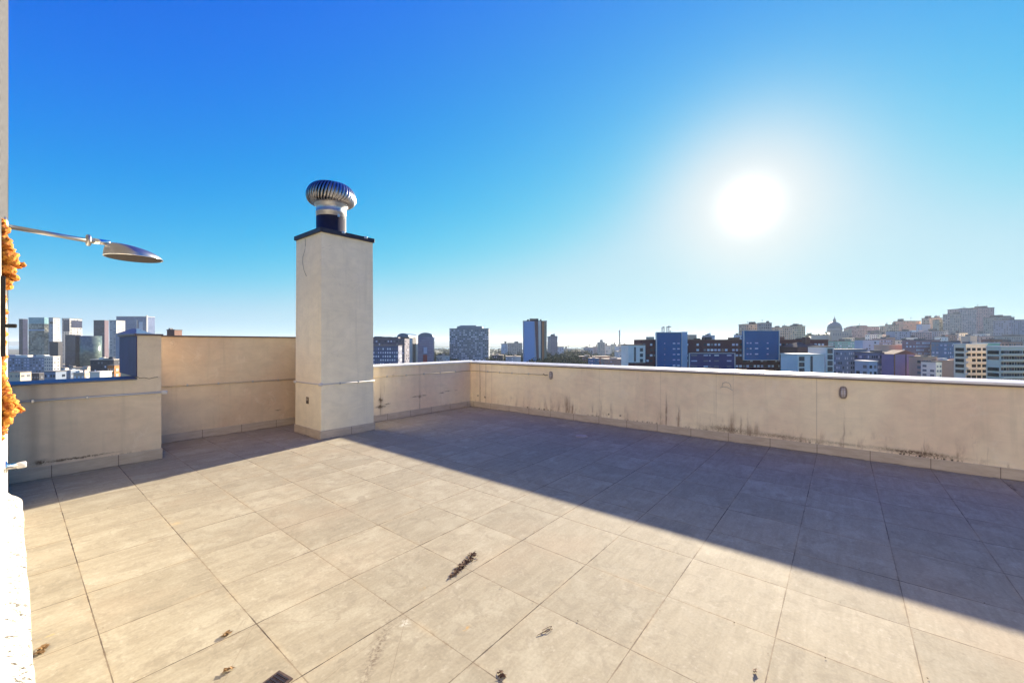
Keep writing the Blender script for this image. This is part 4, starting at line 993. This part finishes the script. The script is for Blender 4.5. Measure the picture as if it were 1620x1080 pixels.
# ------------------------------------------------------------------ trees
def foliage(name, c1, c2):
    m, b = mat(name, .9); co, x, y, z = coords()
    link(b, 'Base Color', mixc(step(nz(co, 1.1, 3, .6), .4, .62), c1, c2)); return m
fol = [foliage('foliage_dark', (.020, .032, .012), (.05, .065, .02)), foliage('foliage_mid', (.035, .05, .018), (.085, .09, .03))]
bark = plain('bark', (.07, .05, .035), .9)
def crown_mesh(seed, m):
    rnd = random.Random(seed); bm = bmesh.new()
    cl = [(Vector((rnd.gauss(0, 2.3), rnd.gauss(0, 2.3), 6.2 + rnd.gauss(0, 1.3))), rnd.uniform(1.2, 2.2)) for _ in range(13)]
    for c, r in cl:
        for _ in range(46):
            d = Vector((rnd.gauss(0, 1), rnd.gauss(0, 1), rnd.gauss(0, 1))).normalized() * r * rnd.uniform(.55, 1.05)
            p = c + d; a = Vector((rnd.gauss(0, 1), rnd.gauss(0, 1), rnd.gauss(0, 1))).normalized(); b_ = a.orthogonal().normalized(); s_ = rnd.uniform(.28, .6)
            bm.faces.new([bm.verts.new(p + q) for q in (a * s_, b_ * s_ * .6, -a * s_, -b_ * s_ * .6)])
    me = bpy.data.meshes.new('crown'); bm.to_mesh(me); bm.free(); me.materials.append(m); return me
bm = bmesh.new(); tube(bm, [(0, 0, -2), (.1, 0, 2.5), (0, .1, 5.5)], [.45, .3, .15], 7)
for a in range(5): tube(bm, [(0, 0, 3 + a * .4), (1.6 * math.cos(a * 1.3), 1.6 * math.sin(a * 1.3), 5.5 + a * .3)], [.14, .05], 5)
tme = bpy.data.meshes.new('trunk'); bm.to_mesh(tme); bm.free(); tme.materials.append(bark)
crowns = [crown_mesh(i, fol[i % 2]) for i in range(4)]
def trees(label, group, n, x0, x1, y0, y1, d0, d1, s0, s1, seed):
    rnd = random.Random(seed)
    for i in range(n):
        px = rnd.uniform(x0, x1); dep = rnd.uniform(d0, d1); s_ = rnd.uniform(s0, s1)
        l = (px - CX) / F * dep
        yt = rnd.uniform(y0, y1); ztop = CH + (HY - yt) / F * dep
        gz = terrain_h(l, dep)
        s_ = max(s0, min(s1, (ztop - gz) / 9.2)) if ztop - gz > 3 else s0
        P = W2(l, dep, gz)
        t = thing('tree', label, 'tree', P, rnd.uniform(0, 6), group); t.scale = (s_ * rnd.uniform(.95, 1.3), s_ * rnd.uniform(.95, 1.3), s_)
        for nm, me in (('crown', crowns[rnd.randrange(4)]), ('trunk', tme)):
            o = bpy.data.objects.new(nm, me); COL.objects.link(o); o.parent = t
trees('dark leafy tree between the round-topped tower and the slab tower', 'trees beside the round-topped tower', 16, 686, 712, 553, 562, 560, 900, 1.4, 2.6, 1)
trees('leafy tree around the low blocks left of the striped tower', 'trees left of the striped tower', 16, 776, 828, 552, 565, 520, 900, 1.3, 2.6, 2)
trees('bushy tree in the park just right of the striped tower', 'trees of the park right of the striped tower', 46, 862, 925, 550, 566, 440, 900, 1.5, 3.0, 3)
trees('distant tree on the plain around the smokestack', 'trees around the smokestack', 26, 890, 998, 549, 560, 800, 1500, 1.4, 2.4, 4)
trees('tree on the slope below the domed church', 'trees below the domed church', 30, 1290, 1350, 534, 543, 820, 890, 1.2, 2.2, 5)
# far-off woodland that reads as one mass
bm = bmesh.new(); rnd = random.Random(9)
for i in range(1500):
    dep = rnd.uniform(900, 2800); px = rnd.uniform(560, 1320); l = (px - CX) / F * dep; s_ = rnd.uniform(4, 9); c = W2(l, dep, terrain_h(l, dep) + s_ * .6)
    for _ in range(7):
        a = Vector((rnd.gauss(0, 1), rnd.gauss(0, 1), rnd.gauss(0, 1))).normalized(); b_ = a.orthogonal().normalized(); o_ = c + Vector((rnd.gauss(0, s_), rnd.gauss(0, s_), rnd.gauss(0, s_ * .35)))
        bm.faces.new([bm.verts.new(o_ + q) for q in (a * s_ * .8, b_ * s_ * .6, -a * s_ * .8, -b_ * s_ * .6)])
wd = mesh('woodland', bm, fol[0]); wd['kind'] = 'stuff'; tag(wd, 'dark distant woodland spread over the plain towards the lake', 'woodland')

# ------------------------------------------------------------------ haze
hz = mesh('haze', BOX(-27000, 27000, -27000, 27000, GZ - 4, 150), None); hz['kind'] = 'stuff'; tag(hz, 'pale blue air haze over the city and lake', 'haze')
hz.data.materials.clear()
hm = bpy.data.materials.new('haze_air'); hm.use_nodes = True; n = hm.node_tree; n.nodes.clear()
o_ = n.nodes.new('ShaderNodeOutputMaterial'); pv = n.nodes.new('ShaderNodeVolumePrincipled')
pv.inputs['Color'].default_value = (.80, .90, 1.0, 1); pv.inputs['Density'].default_value = 7e-5; pv.inputs['Anisotropy'].default_value = .2
n.links.new(pv.outputs[0], o_.inputs['Volume']); hz.data.materials.append(hm)
